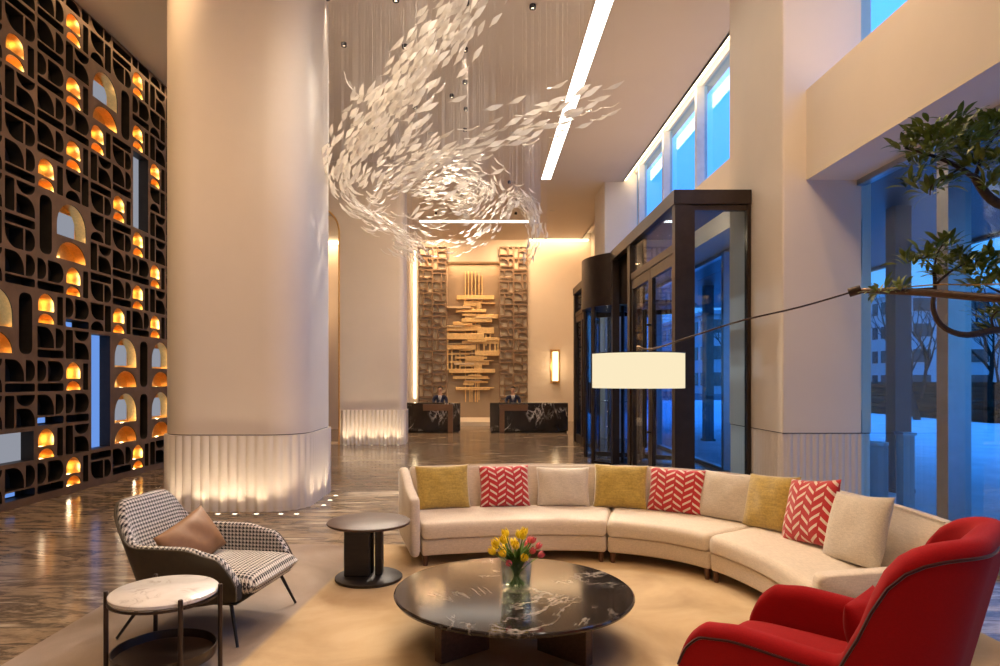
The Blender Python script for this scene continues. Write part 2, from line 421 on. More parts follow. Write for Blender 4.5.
def rrect(x0, x1, y0, y1, r, step):
    """closed path round a rectangle with round corners: points and outward normals"""
    segs = []; L = 2*(x1-x0-2*r)+2*(y1-y0-2*r)+2*PI*r
    n = max(16, int(round(L/step))); out = []
    per = [('l', (x0+r,y0),(x1-r,y0),(0,-1)), ('a',(x1-r,y0+r),-PI/2), ('l',(x1,y0+r),(x1,y1-r),(1,0)), ('a',(x1-r,y1-r),0),
           ('l',(x1-r,y1),(x0+r,y1),(0,1)), ('a',(x0+r,y1-r),PI/2), ('l',(x0,y1-r),(x0,y0+r),(-1,0)), ('a',(x0+r,y0+r),PI)]
    lens = [math.hypot(s[2][0]-s[1][0], s[2][1]-s[1][1]) if s[0]=='l' else PI*r/2 for s in per]
    tot = sum(lens)
    for k in range(n):
        d = k/n*tot; i = 0
        while d > lens[i] and i < 7: d -= lens[i]; i += 1
        s = per[i]; f = d/lens[i] if lens[i] > 0 else 0
        if s[0] == 'l': p = (s[1][0]+(s[2][0]-s[1][0])*f, s[1][1]+(s[2][1]-s[1][1])*f); nn = s[3]
        else:
            a = s[2]+f*PI/2; nn = (math.cos(a), math.sin(a)); p = (s[1][0]+r*nn[0], s[1][1]+r*nn[1])
        out.append((p, nn, k/n*tot))
    return out, tot
def flutes(x0, x1, y0, y1, r, pitch, z0, z1, depth=.035):
    pth, tot = rrect(x0, x1, y0, y1, r, pitch/8)
    n = round(tot/pitch)
    poly = [(p[0]+nn[0]*(.012+depth*abs(math.sin(PI*s/tot*n))), p[1]+nn[1]*(.012+depth*abs(math.sin(PI*s/tot*n)))) for p, nn, s in pth]
    return prism(NB(), poly, z0, z1)
def column(x0, x1, y0, y1, r, label, seam, pitch, num):
    c = thing('column', label, 'column', ((x0+x1)/2,(y0+y1)/2,0), kind='structure')
    pth, _ = rrect(x0, x1, y0, y1, r, .06)
    part('shaft', prism(NB(), [p for p, _, _ in pth], seam+.012, CZ), M['plaster'], c, 60)
    part('seam', prism(NB(), [(p[0]-n[0]*.01,p[1]-n[1]*.01) for p, n, _ in pth], seam-.002, seam+.014), M['bronze'], c, 60)
    part('fluted_base', flutes(x0, x1, y0, y1, r, pitch, 0, seam, .03), M['flute'], c, 50)
    return c
column(-4.47, -2.44, 9.12, 11.2, .52, 'massive pale rounded column with lit fluted base, nearest', 1.04, .125, 1)
def wall_pillar(y0, y1, label, seam=1.12):
    c = thing('column', label, 'column', (XP+.5, (y0+y1)/2, 0), kind='structure')
    poly = round_poly([(XP,y0),(4.95,y0),(4.95,y1),(XP,y1)], [.03,0,0,.03], 4)
    part('shaft', prism(NB(), [(p[0],p[1]) for p in poly], seam+.012, CZ+.3), M['plaster'], c, 40)
    part('seam', box(NB(), XP+.012, 4.94, y0+.012, y1-.012, seam-.002, seam+.014), M['bronze'], c, 40)
    part('fluted_base', flutes(XP+.03, 4.93, y0+.03, y1-.03, .03, .082, 0, seam, .02), M['flute'], c, 50)
wall_pillar(8.44, 10.25, 'square pale wall pillar right of the glass entrance box')
wall_pillar(20.5, 22.3, 'distant pale wall pillar beyond the entrance box')
wall_pillar(-3.6, -1.8, 'pale wall pillar near the camera')
# beams between pillars
for k, (a, b, nm) in enumerate(((-6,-3.6,'behind the camera'),(-1.8,8.44,'over the seating area windows'),(10.25,20.5,'over the entrance box'))):
    structure('beam_%d' % (k+1) if k else 'beam', box(NB(), 4.13, XW+.05, a, b, 4.33, 5.47), M['plaster'], 'deep pale beam '+nm, 'beam')

# windows: glass + frames
def window(num, y0, y1, z0, z1, label, step, mull_w=.1, mat='white_frame', ys=None):
    wd = thing('window_%d' % num, label, 'window', (XW, (y0+y1)/2, z0), kind='structure')
    part('pane', box(NB(), XW-.006, XW+.006, y0, y1, z0, z1), M['window_glass'], wd, 0)
    fr = NB()
    for a in (z0, z1-.07): box(fr, XW-.06, XW+.06, y0, y1, a, a+.07)
    part('window_frame', fr, M[mat], wd, 0)
    n = max(1, round((y1-y0)/step))
    for y in (ys if ys is not None else [y0+(y1-y0)*k/n for k in range(1, n)]):
        part('mullion', box(NB(), XW-.17, XW+.06, y-mull_w/2, y+mull_w/2, z0+.07, z1-.07), M[mat], wd, 0)
M['blue_frame'] = plain('grey_aluminium_mullion', (.42,.44,.47), .28, .85, .05)
window(1, -1.8, 8.44, 0.0, 4.33, 'tall blue dusk window behind the curved sofa', 2.3, .17, 'blue_frame', ys=[6.72, 4.3, 1.9])
window(2, -1.8, 8.44, 5.47, CZ+.3, 'upper clerestory window over the seating beam', 2.6, .1, ys=[5.6, 2.8])
window(3, 10.25, 20.5, 0.0, 4.33, 'tall window behind the entrance box', 2.3, .12, 'blue_frame')
window(4, 10.25, 20.5, 5.47, CZ+.3, 'clerestory window band above the entrance box', 2.6, .12, ys=[11.9, 14.4, 17.0, 19.6])
window(5, -6, -3.6, 0, 4.33, 'window near the rear wall', 3, .12, 'blue_frame', ys=[])
window(6, -6, -3.6, 5.47, CZ+.3, 'upper window near the rear wall', 3, .12, ys=[])

# cove light strip along the clerestory, ceiling slots
solo('cove_light', box(NB(), 4.43, 4.47, -1.7, 8.4, CZ+.02, CZ+.26), M['cove'], 'glowing cove strip above the upper window nearest', 'light', group='cove lights')
solo('cove_light', box(NB(), 4.43, 4.47, 10.3, 20.4, CZ-.0, CZ+.26), M['cove'], 'glowing cove strip along the ceiling over the entrance box', 'light', group='cove lights')
sl = thing('linear_ceiling_light', 'long straight bright light slot in the ceiling on the right', 'ceiling light', (2.0, 11, CZ-.02))
part('diffuser', box(NB(), 1.865, 2.135, -1, 20.2, CZ-.02, CZ-.002), M['strip'], sl, 0)
fr = NB(); box(fr, 1.84, 1.863, -1.02, 20.22, CZ-.022, CZ-.001); box(fr, 2.137, 2.16, -1.02, 20.22, CZ-.022, CZ-.001); box(fr, 1.84, 2.16, 20.2, 20.225, CZ-.022, CZ-.001)
part('trim', fr, M['ceiling'], sl, 0)
bl = solo('linear_ceiling_light', box(NB(), -2.3, 2.1, 25.5, 25.75, CZ-.02, CZ-.002), M['strip'], 'crosswise light slot in the ceiling before reception', 'ceiling light')
solo('cove_light', box(NB(), 2.1, 4.7, YB-.12, YB-.06, CZ-.06, CZ-.002), M['cove'], 'warm cove strip washing the wall right of reception', 'light', group='cove lights')
light('AREA', (3.4, YB-.35, CZ-.06), 30, WARM2, (math.radians(8),0,0), shape='RECTANGLE', size=2.4, size_y=.08)
light('AREA', (-.3, YB+.3, 6.9), 30, WARM2, (0,0,0), shape='RECTANGLE', size=2.1, size_y=.1)

# ------------------------------------------------------------------ lattice screens
def arc_pts(cx, cy, rx, ry, a0, a1, n=10): return [(cx+rx*math.cos(a0+(a1-a0)*k/n), cy+ry*math.sin(a0+(a1-a0)*k/n)) for k in range(n+1)]
def R_(x0,y0,x1,y1): return [(x0,y0),(x1,y0),(x1,y1),(x0,y1)]
def S_(x0,y0,x1,y1,r):                                 # rounded slot
    return [tuple(p) for p in round_poly([(x0,y0),(x1,y0),(x1,y1),(x0,y1)], r, 4)]
def ARCH(x0,y0,x1,y1):
    r = (x1-x0)/2; h = min(r, (y1-y0)*.7)
    return [(x0,y0),(x1,y0)]+arc_pts((x0+x1)/2, y1-h, r, h, 0, PI, 14)
def DOME(x0,y0,x1,y1): return [(x0,y0)]+[(x1,y0)]+arc_pts((x0+x1)/2, y0+.01, (x1-x0)/2, y1-y0-.01, 0, PI, 14)
def BOWL(x0,y0,x1,y1): return [(x1,y1),(x0,y1)]+arc_pts((x0+x1)/2, y1-.01, (x1-x0)/2, y1-y0-.01, PI, 2*PI, 14)
def DR(x0,y0,x1,y1):                                   # flat left, round right
    r = min((y1-y0)*.5, (x1-x0)*.7); return [(x0,y0),(x1-r,y0)]+arc_pts(x1-r,y0+r,r,r,-PI/2,0,6)+arc_pts(x1-r,y1-r,r,r,0,PI/2,6)+[(x0,y1)]
def QL(x0,y0,x1,y1):                                   # round lower left corner
    r = min(x1-x0, y1-y0)*.75; return arc_pts(x0+r,y0+r,r,r,PI,1.5*PI,8)+[(x1,y0),(x1,y1),(x0,y1)]
def QT(x0,y0,x1,y1):
    r = min(x1-x0, y1-y0)*.75; return [(x0,y0),(x1,y0)]+arc_pts(x1-r,y1-r,r,r,0,PI/2,8)+[(x0,y1)]
def flipx(p, w): return [(w-a, b) for a, b in p][::-1]
def flipy(p, h): return [(a, h-b) for a, b in p][::-1]
def unit(kind, w, h):
    """holes of one lattice unit, in 0..w, 0..h"""
    m = .022*(w/.67) if w < 1 else .03
    X = lambda f: f*w; Y_ = lambda f: f*h
    if kind in ('lit', 'big'):
        return [ARCH(X(.07),Y_(.42),X(.64),Y_(.95)), DOME(X(.07),Y_(.06),X(.64),Y_(.36)), S_(X(.73),Y_(.06),X(.94),Y_(.93),.02 if w<1 else .12)]
    if kind == 'bigm': return [flipx(p, w) for p in unit('big', w, h)]
    if kind == 'A': return [QT(X(.06),Y_(.36),X(.60),Y_(.94)), DR(X(.69),Y_(.36),X(.95),Y_(.94)), S_(X(.06),Y_(.07),X(.95),Y_(.27),.03)]
    if kind == 'B': return [S_(X(.06),Y_(.07),X(.31),Y_(.94),.03), BOWL(X(.40),Y_(.66),X(.95),Y_(.94)), QT(X(.40),Y_(.07),X(.95),Y_(.56))]
    if kind == 'C': return [DR(X(.06),Y_(.36),X(.33),Y_(.94)), DR(X(.42),Y_(.36),X(.95),Y_(.94)), S_(X(.06),Y_(.07),X(.95),Y_(.27),.03)]
    if kind == 'D': return [S_(X(.06),Y_(.74),X(.95),Y_(.94),.03), QL(X(.06),Y_(.07),X(.58),Y_(.64)), DR(X(.67),Y_(.07),X(.95),Y_(.64))]
    if kind == 'E': return [S_(X(.69),Y_(.07),X(.94),Y_(.94),.03), QL(X(.06),Y_(.44),X(.60),Y_(.94)), DOME(X(.06),Y_(.07),X(.60),Y_(.34))]
    return []
def grow(p, e):
    x0 = min(a for a, b in p); x1 = max(a for a, b in p); y0 = min(b for a, b in p); y1 = max(b for a, b in p); cx, cy = (x0+x1)/2, (y0+y1)/2
    return [(cx+(a-cx)*(1+2*e/(x1-x0)), cy+(b-cy)*(1+2*e/(y1-y0))) for a, b in p]
def inside(pt, poly):
    x, y = pt; c = False; n = len(poly)
    for i in range(n):
        x0, y0 = poly[i]; x1, y1 = poly[(i+1) % n]
        if (y0 > y) != (y1 > y) and x < (x1-x0)*(y-y0)/(y1-y0)+x0: c = not c
    return c
def lattice_mesh(tiles, depth, xf):
    """tiles: (rectangle, holes) list; a slab with the holes cut right through. Material 1 lines the holes."""
    bm = NB()
    for rect, holes in tiles:
        pts = []; edges = []
        for poly in [rect]+holes:
            b = len(pts); n = len(poly); pts += [Vector((p[0], p[1])) for p in poly]; edges += [(b+k, b+(k+1) % n) for k in range(n)]
        vo, eo, fo, *_ = delaunay_2d_cdt(pts, edges, [], 0, 1e-5)
        fr = [bm.verts.new(xf((v.x, v.y, -depth/2))) for v in vo]; bk = [bm.verts.new(xf((v.x, v.y, depth/2))) for v in vo]
        for f in fo:
            c = sum((vo[i] for i in f), Vector((0,0)))/len(f)
            if not inside(c, rect) or any(inside(c, h) for h in holes): continue
            bm.faces.new([fr[i] for i in f]); bm.faces.new([bk[i] for i in f][::-1])
        for h in holes:
            n = len(h); a = [bm.verts.new(xf((p[0], p[1], -depth/2))) for p in h]; b = [bm.verts.new(xf((p[0], p[1], depth/2))) for p in h]
            for k in range(n):
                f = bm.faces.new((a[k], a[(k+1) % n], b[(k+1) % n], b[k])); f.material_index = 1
    bmesh.ops.remove_doubles(bm, verts=bm.verts[:], dist=1e-5)
    return bm
def shell_strip(bm, outline, xf, d0, d1):
    """open sleeve lining a hole, from depth d0 to d1"""
    n = len(outline); a = [bm.verts.new(xf((p[0],p[1],d0))) for p in outline]; b = [bm.verts.new(xf((p[0],p[1],d1))) for p in outline]
    for i in range(n): bm.faces.new((a[i],a[(i+1)%n],b[(i+1)%n],b[i]))
    f = bm.faces.new(b)
    return bm

# arch wall on the left, in line with the far column
def arch_wall():
    x0, x1, y0, y1 = -9, -2.12, 18.6, 19.5
    ax0, ax1, zs = -5.38, -3.93, 5.93; r = (ax1-ax0)/2
    out = [(ax0,.001)]+[(ax0+r-r*math.cos(PI*k/24), zs+r*math.sin(PI*k/24)) for k in range(25)]+[(ax1,.001)]
    bm = lattice_mesh([(R_(x0, 0, x1-.35, CZ), [out[::-1]])], y1-y0, lambda v: (v[0], (y0+y1)/2+v[2], v[1]))
    for f in bm.faces: f.material_index = 0
    # rounded right end
    e = round_poly([(x1-.35,y0),(x1,y0),(x1,y1),(x1-.35,y1)], [0,.34,.34,0], 8)
    prism(bm, [(p[0],p[1]) for p in e], 0, CZ)
    structure('wall_arch', bm, M['plaster'], 'pale wall with brass edged arch and lit fluted base', 'wall')
    tr = NB(); prev = None
    tube(tr, [(p[0]-.0, y0-.01, p[1]) for p in [(ax0,0)]+out[1:-1]+[(ax1,0)]], .025, 6)
    structure('trim_4', tr, M['brass'], 'thin brass edging around the arch', 'trim')
    # fluted base in front
    pth = []
    s = -3.86
    n = 14; pitch = (x1-.12-s)/n; poly = [(s, y0)]
    for k in range(n*8+1):
        d = k/(n*8)*n
        poly.append((s+d*pitch, y0-.02-.05*abs(math.sin(PI*d))))
    for k in range(1, 41):
        a = -PI/2+k/40*PI/2
        poly.append((x1-.12+ (.14+.03*abs(math.sin(k/40*PI*3)))*math.cos(a), y0+.12+(.14+.03*abs(math.sin(k/40*PI*3)))*math.sin(a)))
    poly += [(x1+.02, y1), (x1-.3, y1), (x1-.3, y0+.2)]
    structure('trim_5', prism(NB(), poly, 0, .96), M['flute'], 'lit white fluted base of the far left wall', 'trim', 50)
    # corridor beyond the arch
    structure('wall_corridor', box(NB(), -8.9, -2.6, 24.4, 24.6, 0, CZ), M['plaster'], 'warm corridor wall seen through the arch', 'wall')
    solo('cove_light', box(NB(), -6.5, -3.5, 24.28, 24.34, 6.75, 6.85), M['cove'], 'warm cove strip seen through the brass edged arch', 'light', group='cove lights')
    light('POINT', (-6.2, 23.2, 4.5), 60, WARM2, shadow_soft_size=.2)  # added fill lamp to lift the dark corridor
    light('AREA', (-5, 24.0, 6.9), 60, WARM2, (math.radians(12),0,0), shape='RECTANGLE', size=3, size_y=.08)
arch_wall()

def left_screen():
    XS = -6.5; UW, UH = .67, .505; Y0, Z0 = 9.09, .09; D = .2
    def cell(px, py):
        Yd = 6.5*F/(CX-px); z = CH+(CY-py)*Yd/F
        return (Yd-Y0)/UW, (z-Z0)/UH
    occ = {}
    def put(kind, c, r, cw=1, rh=1):
        for i in range(cw):
            for j in range(rh): occ[(c+i, r+j)] = None
        occ[(c, r)] = (kind, cw, rh)
    for px, py, c in ((100,99,3),(126,369,4),(126,420,4),(5,328,-1),(72,240,1)):
        r = round(cell(px, py)[1]-1.0)
        while any((c+i, r+j) in occ for i in (0,1) for j in (0,1)): r -= 1
        put('bigm' if px == 72 else 'big', c, r, 2, 2)
    for px, py in ((157,369),(157,420)):
        r = occ and [k[1] for k, v in occ.items() if v and v[0]=='big' and k[0]==4]
    for r in sorted(set(k[1] for k, v in occ.items() if v and v[0]=='big' and k[0]==4)): put('big', 6, r, 2, 2)
    for (px, py, rh, cw) in ((101,378,4,1),(139,200,3,1),(18,449,1,2)):
        c, r = cell(px, py); put('win', int(math.floor(c)) if cw == 1 else -1, int(round(r-rh/2)), cw, rh)
    lits = [(68.7,23),(70,86),(134.6,87),(153,81),(94.6,140),(135.6,140),(152,177),(71,153),(43,172),(117,212),(136.6,246),(154,279),(136.6,300),
            (118,312),(45,308),(72,283),(73,370),(139,460),(47,445),(75,474),(20,60),(155,330)]
    for px, py in lits:
        c, r = cell(px, py); c, r = int(math.floor(c)), int(round(r-.5))
        if (c, r) not in occ and 0 <= r < 16: put('lit', c, r)
    CMIN, CMAX, RN = -4, 11, 16
    rnd = random.Random(4)
    tiles = []; lit = []; wins = []; blues = []
    ztop = CZ-.02
    for c in range(CMIN, CMAX):
        for r in range(RN):
            if (c, r) in occ:
                k = occ[(c, r)]
                if not k or r+k[2] > RN: continue
                kind, cw, rh = k; w_, h_ = cw*UW, rh*UH
            else: kind, cw, rh, w_, h_ = 'ABDCBAE'[(c*3+r*2+(r//3)) % 7], 1, 1, UW, UH
            ou, ov = Y0+c*UW, Z0+r*UH
            if kind == 'win': hs = [R_(.05,.04,w_-.05,h_-.04)]
            else: hs = unit(kind, w_, h_)
            hs = [[(a+ou, min(b+ov, ztop-.03)) for a, b in p] for p in hs]
            hs = [p for p in hs if min(b for a, b in p) < ztop-.12]
            if kind in 'ABCDE': hs = [grow(p, .010) for p in hs]
            tiles.append((R_(ou, ov, ou+w_, min(ov+h_, ztop)), hs))
            if not hs: continue
            if kind in ('lit','big','bigm'): lit.append((kind, hs))
            if kind == 'win': wins.append(hs[0])
            elif kind in 'AC' and len(hs) > 2 and rnd.random() < .35 and 0 <= c < 6 and r < 9: blues.append(hs[2])
    ysp = (Y0+CMIN*UW, Y0+CMAX*UW); zsp = (0.002, Z0+RN*UH)
    zsp = (0.002, ztop); tiles.append((R_(ysp[0], .002, ysp[1], Z0), []))
    xf = lambda v: (XS-D/2-v[2], v[0], v[1])
    s = thing('lattice_screen', 'tall dark bronze lattice screen with glowing arched niches on the left', 'screen', (XS-D/2, (ysp[0]+ysp[1])/2, 0))
    part('lattice', lattice_mesh(tiles, D, xf), [M['bronze_lattice'], M['hole_shade']], s, 30)  # second material puts shade into the colour of the hole sides
    part('back_panel', box(NB(), XS-D-.06, XS-D-.005, ysp[0], ysp[1], .002, zsp[1]), M['dark_back'], s, 0)
    xb = lambda v: (XS-v[2], v[0], v[1])
    def inset(p, e):
        cx = sum(a for a, b in p)/len(p); cy = sum(b for a, b in p)/len(p)
        wx = max(a for a, b in p)-min(a for a, b in p); wy = max(b for a, b in p)-min(b for a, b in p)
        return [(cx+(a-cx)*(1-2*e/wx), cy+(b-cy)*(1-2*e/wy)) for a, b in p]
    for kind, hs in lit:
        bm = NB()
        for p in hs[:2]:
            if min(b for a, b in p) > zsp[1]-.2: continue
            shell_strip(bm, inset(p, .004), xb, .012, D-.012)
            cy = (min(a for a, b in p)+max(a for a, b in p))/2; z0 = min(b for a, b in p); z1 = max(b for a, b in p)
            big = kind != 'lit'
            light('POINT', (XS-.10, cy+.03, z0+.05), (2.6 if big else .8)*(1 if p is hs[0] else 1.0), (1,.80,.52), shadow_soft_size=.03)
        if bm.verts: part('brass_niche', bm, M['brass'], s, 40)
        else: bm.free()
        if kind != 'lit':
            bm = NB()
            for p in hs[:1]:
                q = inset(p, .03); a0 = min(a for a, b in q); a1 = max(a for a, b in q); b0 = min(b for a, b in q); b1 = max(b for a, b in q)
                box(bm, XS-D+.014, XS-D+.02, a0, a1, b0, b0+(b1-b0)*.8)
            part('window_pane', bm, M['pane'], s, 0, label='pale glowing pane in place of the view through the arch')
    for k, p in enumerate(wins):
        a0 = min(a for a, b in p); a1 = max(a for a, b in p); b0 = min(b for a, b in p); b1 = max(b for a, b in p)
        part('window_pane', box(NB(), XS-D+.002, XS-D+.01, a0, a1, b0, b1), M['glow_blue' if k == 1 else 'pane'], s, 0)
    for p in blues:  # self-lit panels set into slots as blue gaps
        a0 = min(a for a, b in p); a1 = max(a for a, b in p); b0 = min(b for a, b in p); b1 = max(b for a, b in p)
        part('window_pane', box(NB(), XS-D+.002, XS-D+.01, a0, a0+(a1-a0)*.75, b0+.02, b1-.02), M['glow_blue'], s, 0, label='small glowing blue panel standing in for a gap')
    # slot light grazing the top of the screen
    light('AREA', (XS+.22, 12, CZ-.03), 35, (1,.6,.28), (0,math.radians(-12),0), shape='RECTANGLE', size=.06, size_y=9)
left_screen()

def back_screen(x0, x1, label):
    UW, UH = (x1-x0)/2, .5; Yf = YB-.2; D = .14
    s = thing('lattice_screen', label, 'screen', ((x0+x1)/2, Yf, 0), group='lattice panels behind reception')
    tiles = [(R_(x0,.002,x1,.06), [])]
    for c in range(2):
        for r in range(15):
            kind = 'ACBDAEB'[(r*3+c*2) % 7]
            tiles.append((R_(x0+c*UW,.06+r*UH,x0+(c+1)*UW,.06+(r+1)*UH), [[(a+x0+c*UW, b+.06+r*UH) for a, b in p] for p in unit(kind, UW, UH)]))
    xf = lambda v: (v[0], Yf+D/2+v[2], v[1])
    part('lattice', lattice_mesh(tiles, D, xf), [M['tan_lattice'], M['brown_lattice']], s, 30)
    part('back_panel', box(NB(), x0, x1, YB-.018, YB-.004, .002, 7.6), M['cream_panel'], s, 0)
    light('AREA', ((x0+x1)/2, Yf-1.1, CZ-.1), 110, WARM2, (math.radians(12),0,0), shape='RECTANGLE', size=1.1, size_y=.1)
M['tan_lattice'] = plain('tan_wood_lattice', (.20,.125,.072), .5, var=.1)
M['brown_lattice'] = plain('brown_wood_edges', (.09,.045,.024), .5, var=.1)
M['cream_panel'] = plain('cream_backing_panel', (.74,.62,.47), .6, var=.05)
back_screen(-2.66, -1.44, 'lit wooden lattice panel left of the gold relief')
back_screen(.84, 2.06, 'lit wooden lattice panel right of the gold relief')
solo('cove_light', box(NB(), -2.86, -2.80, YB-.05, YB-.01, 1, 7.4), M['cove'], 'vertical warm light slot left of the lattice panels', 'light', group='cove lights')

# gold relief on the niche wall
M['pale_wood'] = plain('pale_ash_wood', (.62,.48,.32), .5, var=.1)
def relief():
    Y = YB+.5
    def Q(px, py): p = P(px, py, Y); return p.x, p.z
    s = thing('wall_relief', 'gold relief of stacked horizontal planks and rods on the niche wall', 'artwork', (-.3, Y-.2, 2.0))
    bars = [(457,494,296,300,.22),(464,482,301,309,.15),(456,486,310,313,.3),(465,498,315,319,.32),(462,492,319,323,.4),(453,472,322,325,.2),
            (446,465,326,332,.35),(466,481,325,330,.2),(477,494,328,334,.3),(446,484,334,340,.42),(480,502,338,341,.3),(462,500,341,344,.2),
            (446,476,345,350,.25),(475,500,351,356,.36),(466,484,356,362,.3),(446,470,353,355,.2),(466,478,361,366,.3),(478,489,361,365,.2),
            (449,495,369,373,.38),(453,488,376,379,.25),(464,488,381,383,.2),(456,490,387,390,.3),(449,462,361,363,.2),(474,482,365,370,.3)]
    for x0, x1, y0, y1, d in bars:
        a, zt = Q(x0, y0); b, zb = Q(x1, y1)
        bevel(part('plank', box(NB(), a, b, Y-d, Y-.02, zb, zt), M['gold_leaf'], s, 0), .01, 2)
    rnd = random.Random(3)
    for k in range(30):
        xc = 473+rnd.gauss(0,12); yc = 300+k*3.0+rnd.uniform(-1,1); hw = rnd.uniform(5,20)*(1-.5*abs(k-14)/16); hh = rnd.choice((.35,.5,.6,1.0))
        if xc-hw < 445 or xc+hw > 502: hw = min(xc-445, 502-xc)
        if hw < 3: continue
        a, zt = Q(xc-hw, yc-hh); b, zb = Q(xc+hw, yc+hh); d = rnd.uniform(.25,.5)
        part('plank', box(NB(), a, b, Y-d, Y-.02, zb, zt), M['gold_leaf'] if k % 3 else M['pale_wood'], s, 0)
    rods = [(465.5,272,402),(468.5,272,300),(472,272,402),(475.5,272,402),(479,274,400),(482,276,302),(470,384,402),(477.5,340,402)]
    for x, y0, y1 in rods:
        a, zt = Q(x, y0); _, zb = Q(x, y1)
        part('rod', box(NB(), a-.022, a+.022, Y-.14, Y-.03, zb, zt), M['gold_leaf'], s, 0)
    for x, y0, y1 in ((448,332,370),(452,350,375),(456,355,370),(486,330,346),(490,334,356),(495,338,352),(498,340,352),(484,341,351),(473,300,312),(479,300,312),(460,349,371)):
        a, zt = Q(x, y0); _, zb = Q(x, y1)
        part('upright', box(NB(), a-.03, a+.03, Y-.22, Y-.05, zb, zt), M['gold_leaf'], s, 0)
relief()
light('SPOT', (-.3, YB-2.2, CZ-.1), 200, WARM2, spot_size=math.radians(50), spot_blend=.8, shadow_soft_size=.1).rotation_euler = (math.radians(27), 0, 0)

# wall sconce right of reception
def sconce():
    a = P(555, 366, YB); s = thing('wall_sconce', 'upright glowing brass wall sconce right of reception', 'wall lamp', (a.x, YB-.1, 1.6))
    part('back_plate', box(NB(), a.x-.20, a.x+.20, YB-.05, YB-.004, 1.66, 3.12), M['brass'], s, 0)
    part('light_tube', lathe(NB(), [(0,0),(.12,0),(.12,1.26),(0,1.26)], 20, (a.x, YB-.18, 1.76)), M['sconce'], s)
    part('end_cap', lathe(NB(), [(0,0),(.13,0),(.13,.06),(0,.06)], 20, (a.x, YB-.18, 1.70)), M['brass'], s)
    part('end_cap', lathe(NB(), [(0,0),(.13,0),(.13,.06),(0,.06)], 20, (a.x, YB-.18, 3.02)), M['brass'], s)
    light('POINT', (a.x, YB-.45, 2.4), 12, WARM2, shadow_soft_size=.2)
sconce()

# reception desks
def desk(x0, x1, ix0, ix1, post_left, label):
    d = thing('reception_desk', label, 'desk', ((x0+x1)/2, 23.1, 0), group='reception desks')
    bevel(part('counter', box(NB(), x0, x1, 22.7, 23.3, .06, 1.02), M['desk_marble'], d, 0), .012, 2)
    part('plinth', box(NB(), x0+.04, x1-.04, 22.75, 23.28, .002, .06), M['black_metal'], d, 0)
    part('worktop', box(NB(), x0+.02, x1-.02, 23.3, 23.63, .848, .866), M['brown_wood'], d, 0)
    part('wood_ledge', box(NB(), ix0, ix1, 22.58, 22.7, .76, .97), M['ledge'], d, 0)
    px = ix0 if post_left else ix1-.17
    part('wood_post', box(NB(), px, px+.17, 22.60, 22.7, .004, .76), M['ledge'], d, 0)
M['ledge'] = wood('warm_brown_walnut', (.12,.06,.03), (.2,.105,.055), 5, .3)
desk(-2.6, -.68, -1.93, -.92, False, 'black veined marble reception desk on the left')
desk(.34, 3.0, .66, 1.62, True, 'black veined marble reception desk on the right, longer')

# ------------------------------------------------------------------ receptionists (seated on high stools behind the desks)
def skin_body(verts, edges, name, mat, parent, root=0, sub=2):
    me = bpy.data.meshes.new(name); me.from_pydata([v[:3] for v in verts], edges, [])
    o = link(bpy.data.objects.new(name, me)); me.materials.append(mat); o.parent = parent; ORIG[o.name] = ORIG[parent.name]
    o.modifiers.new('Skin', 'SKIN'); sv = me.skin_vertices[0].data
    for k, v in enumerate(verts):
        sv[k].radius = (v[3], v[4] if len(v) > 4 else v[3]); sv[k].use_root = (k == root)
    s = o.modifiers.new('Subdivision', 'SUBSURF'); s.levels = sub; s.render_levels = sub
    dg = bpy.context.evaluated_depsgraph_get(); dg.update()
    m2 = bpy.data.meshes.new_from_object(o.evaluated_get(dg)); o.modifiers.clear(); o.data = m2; m2.materials.clear(); m2.materials.append(mat)
    m2.name = name; m2.shade_smooth()
    return o
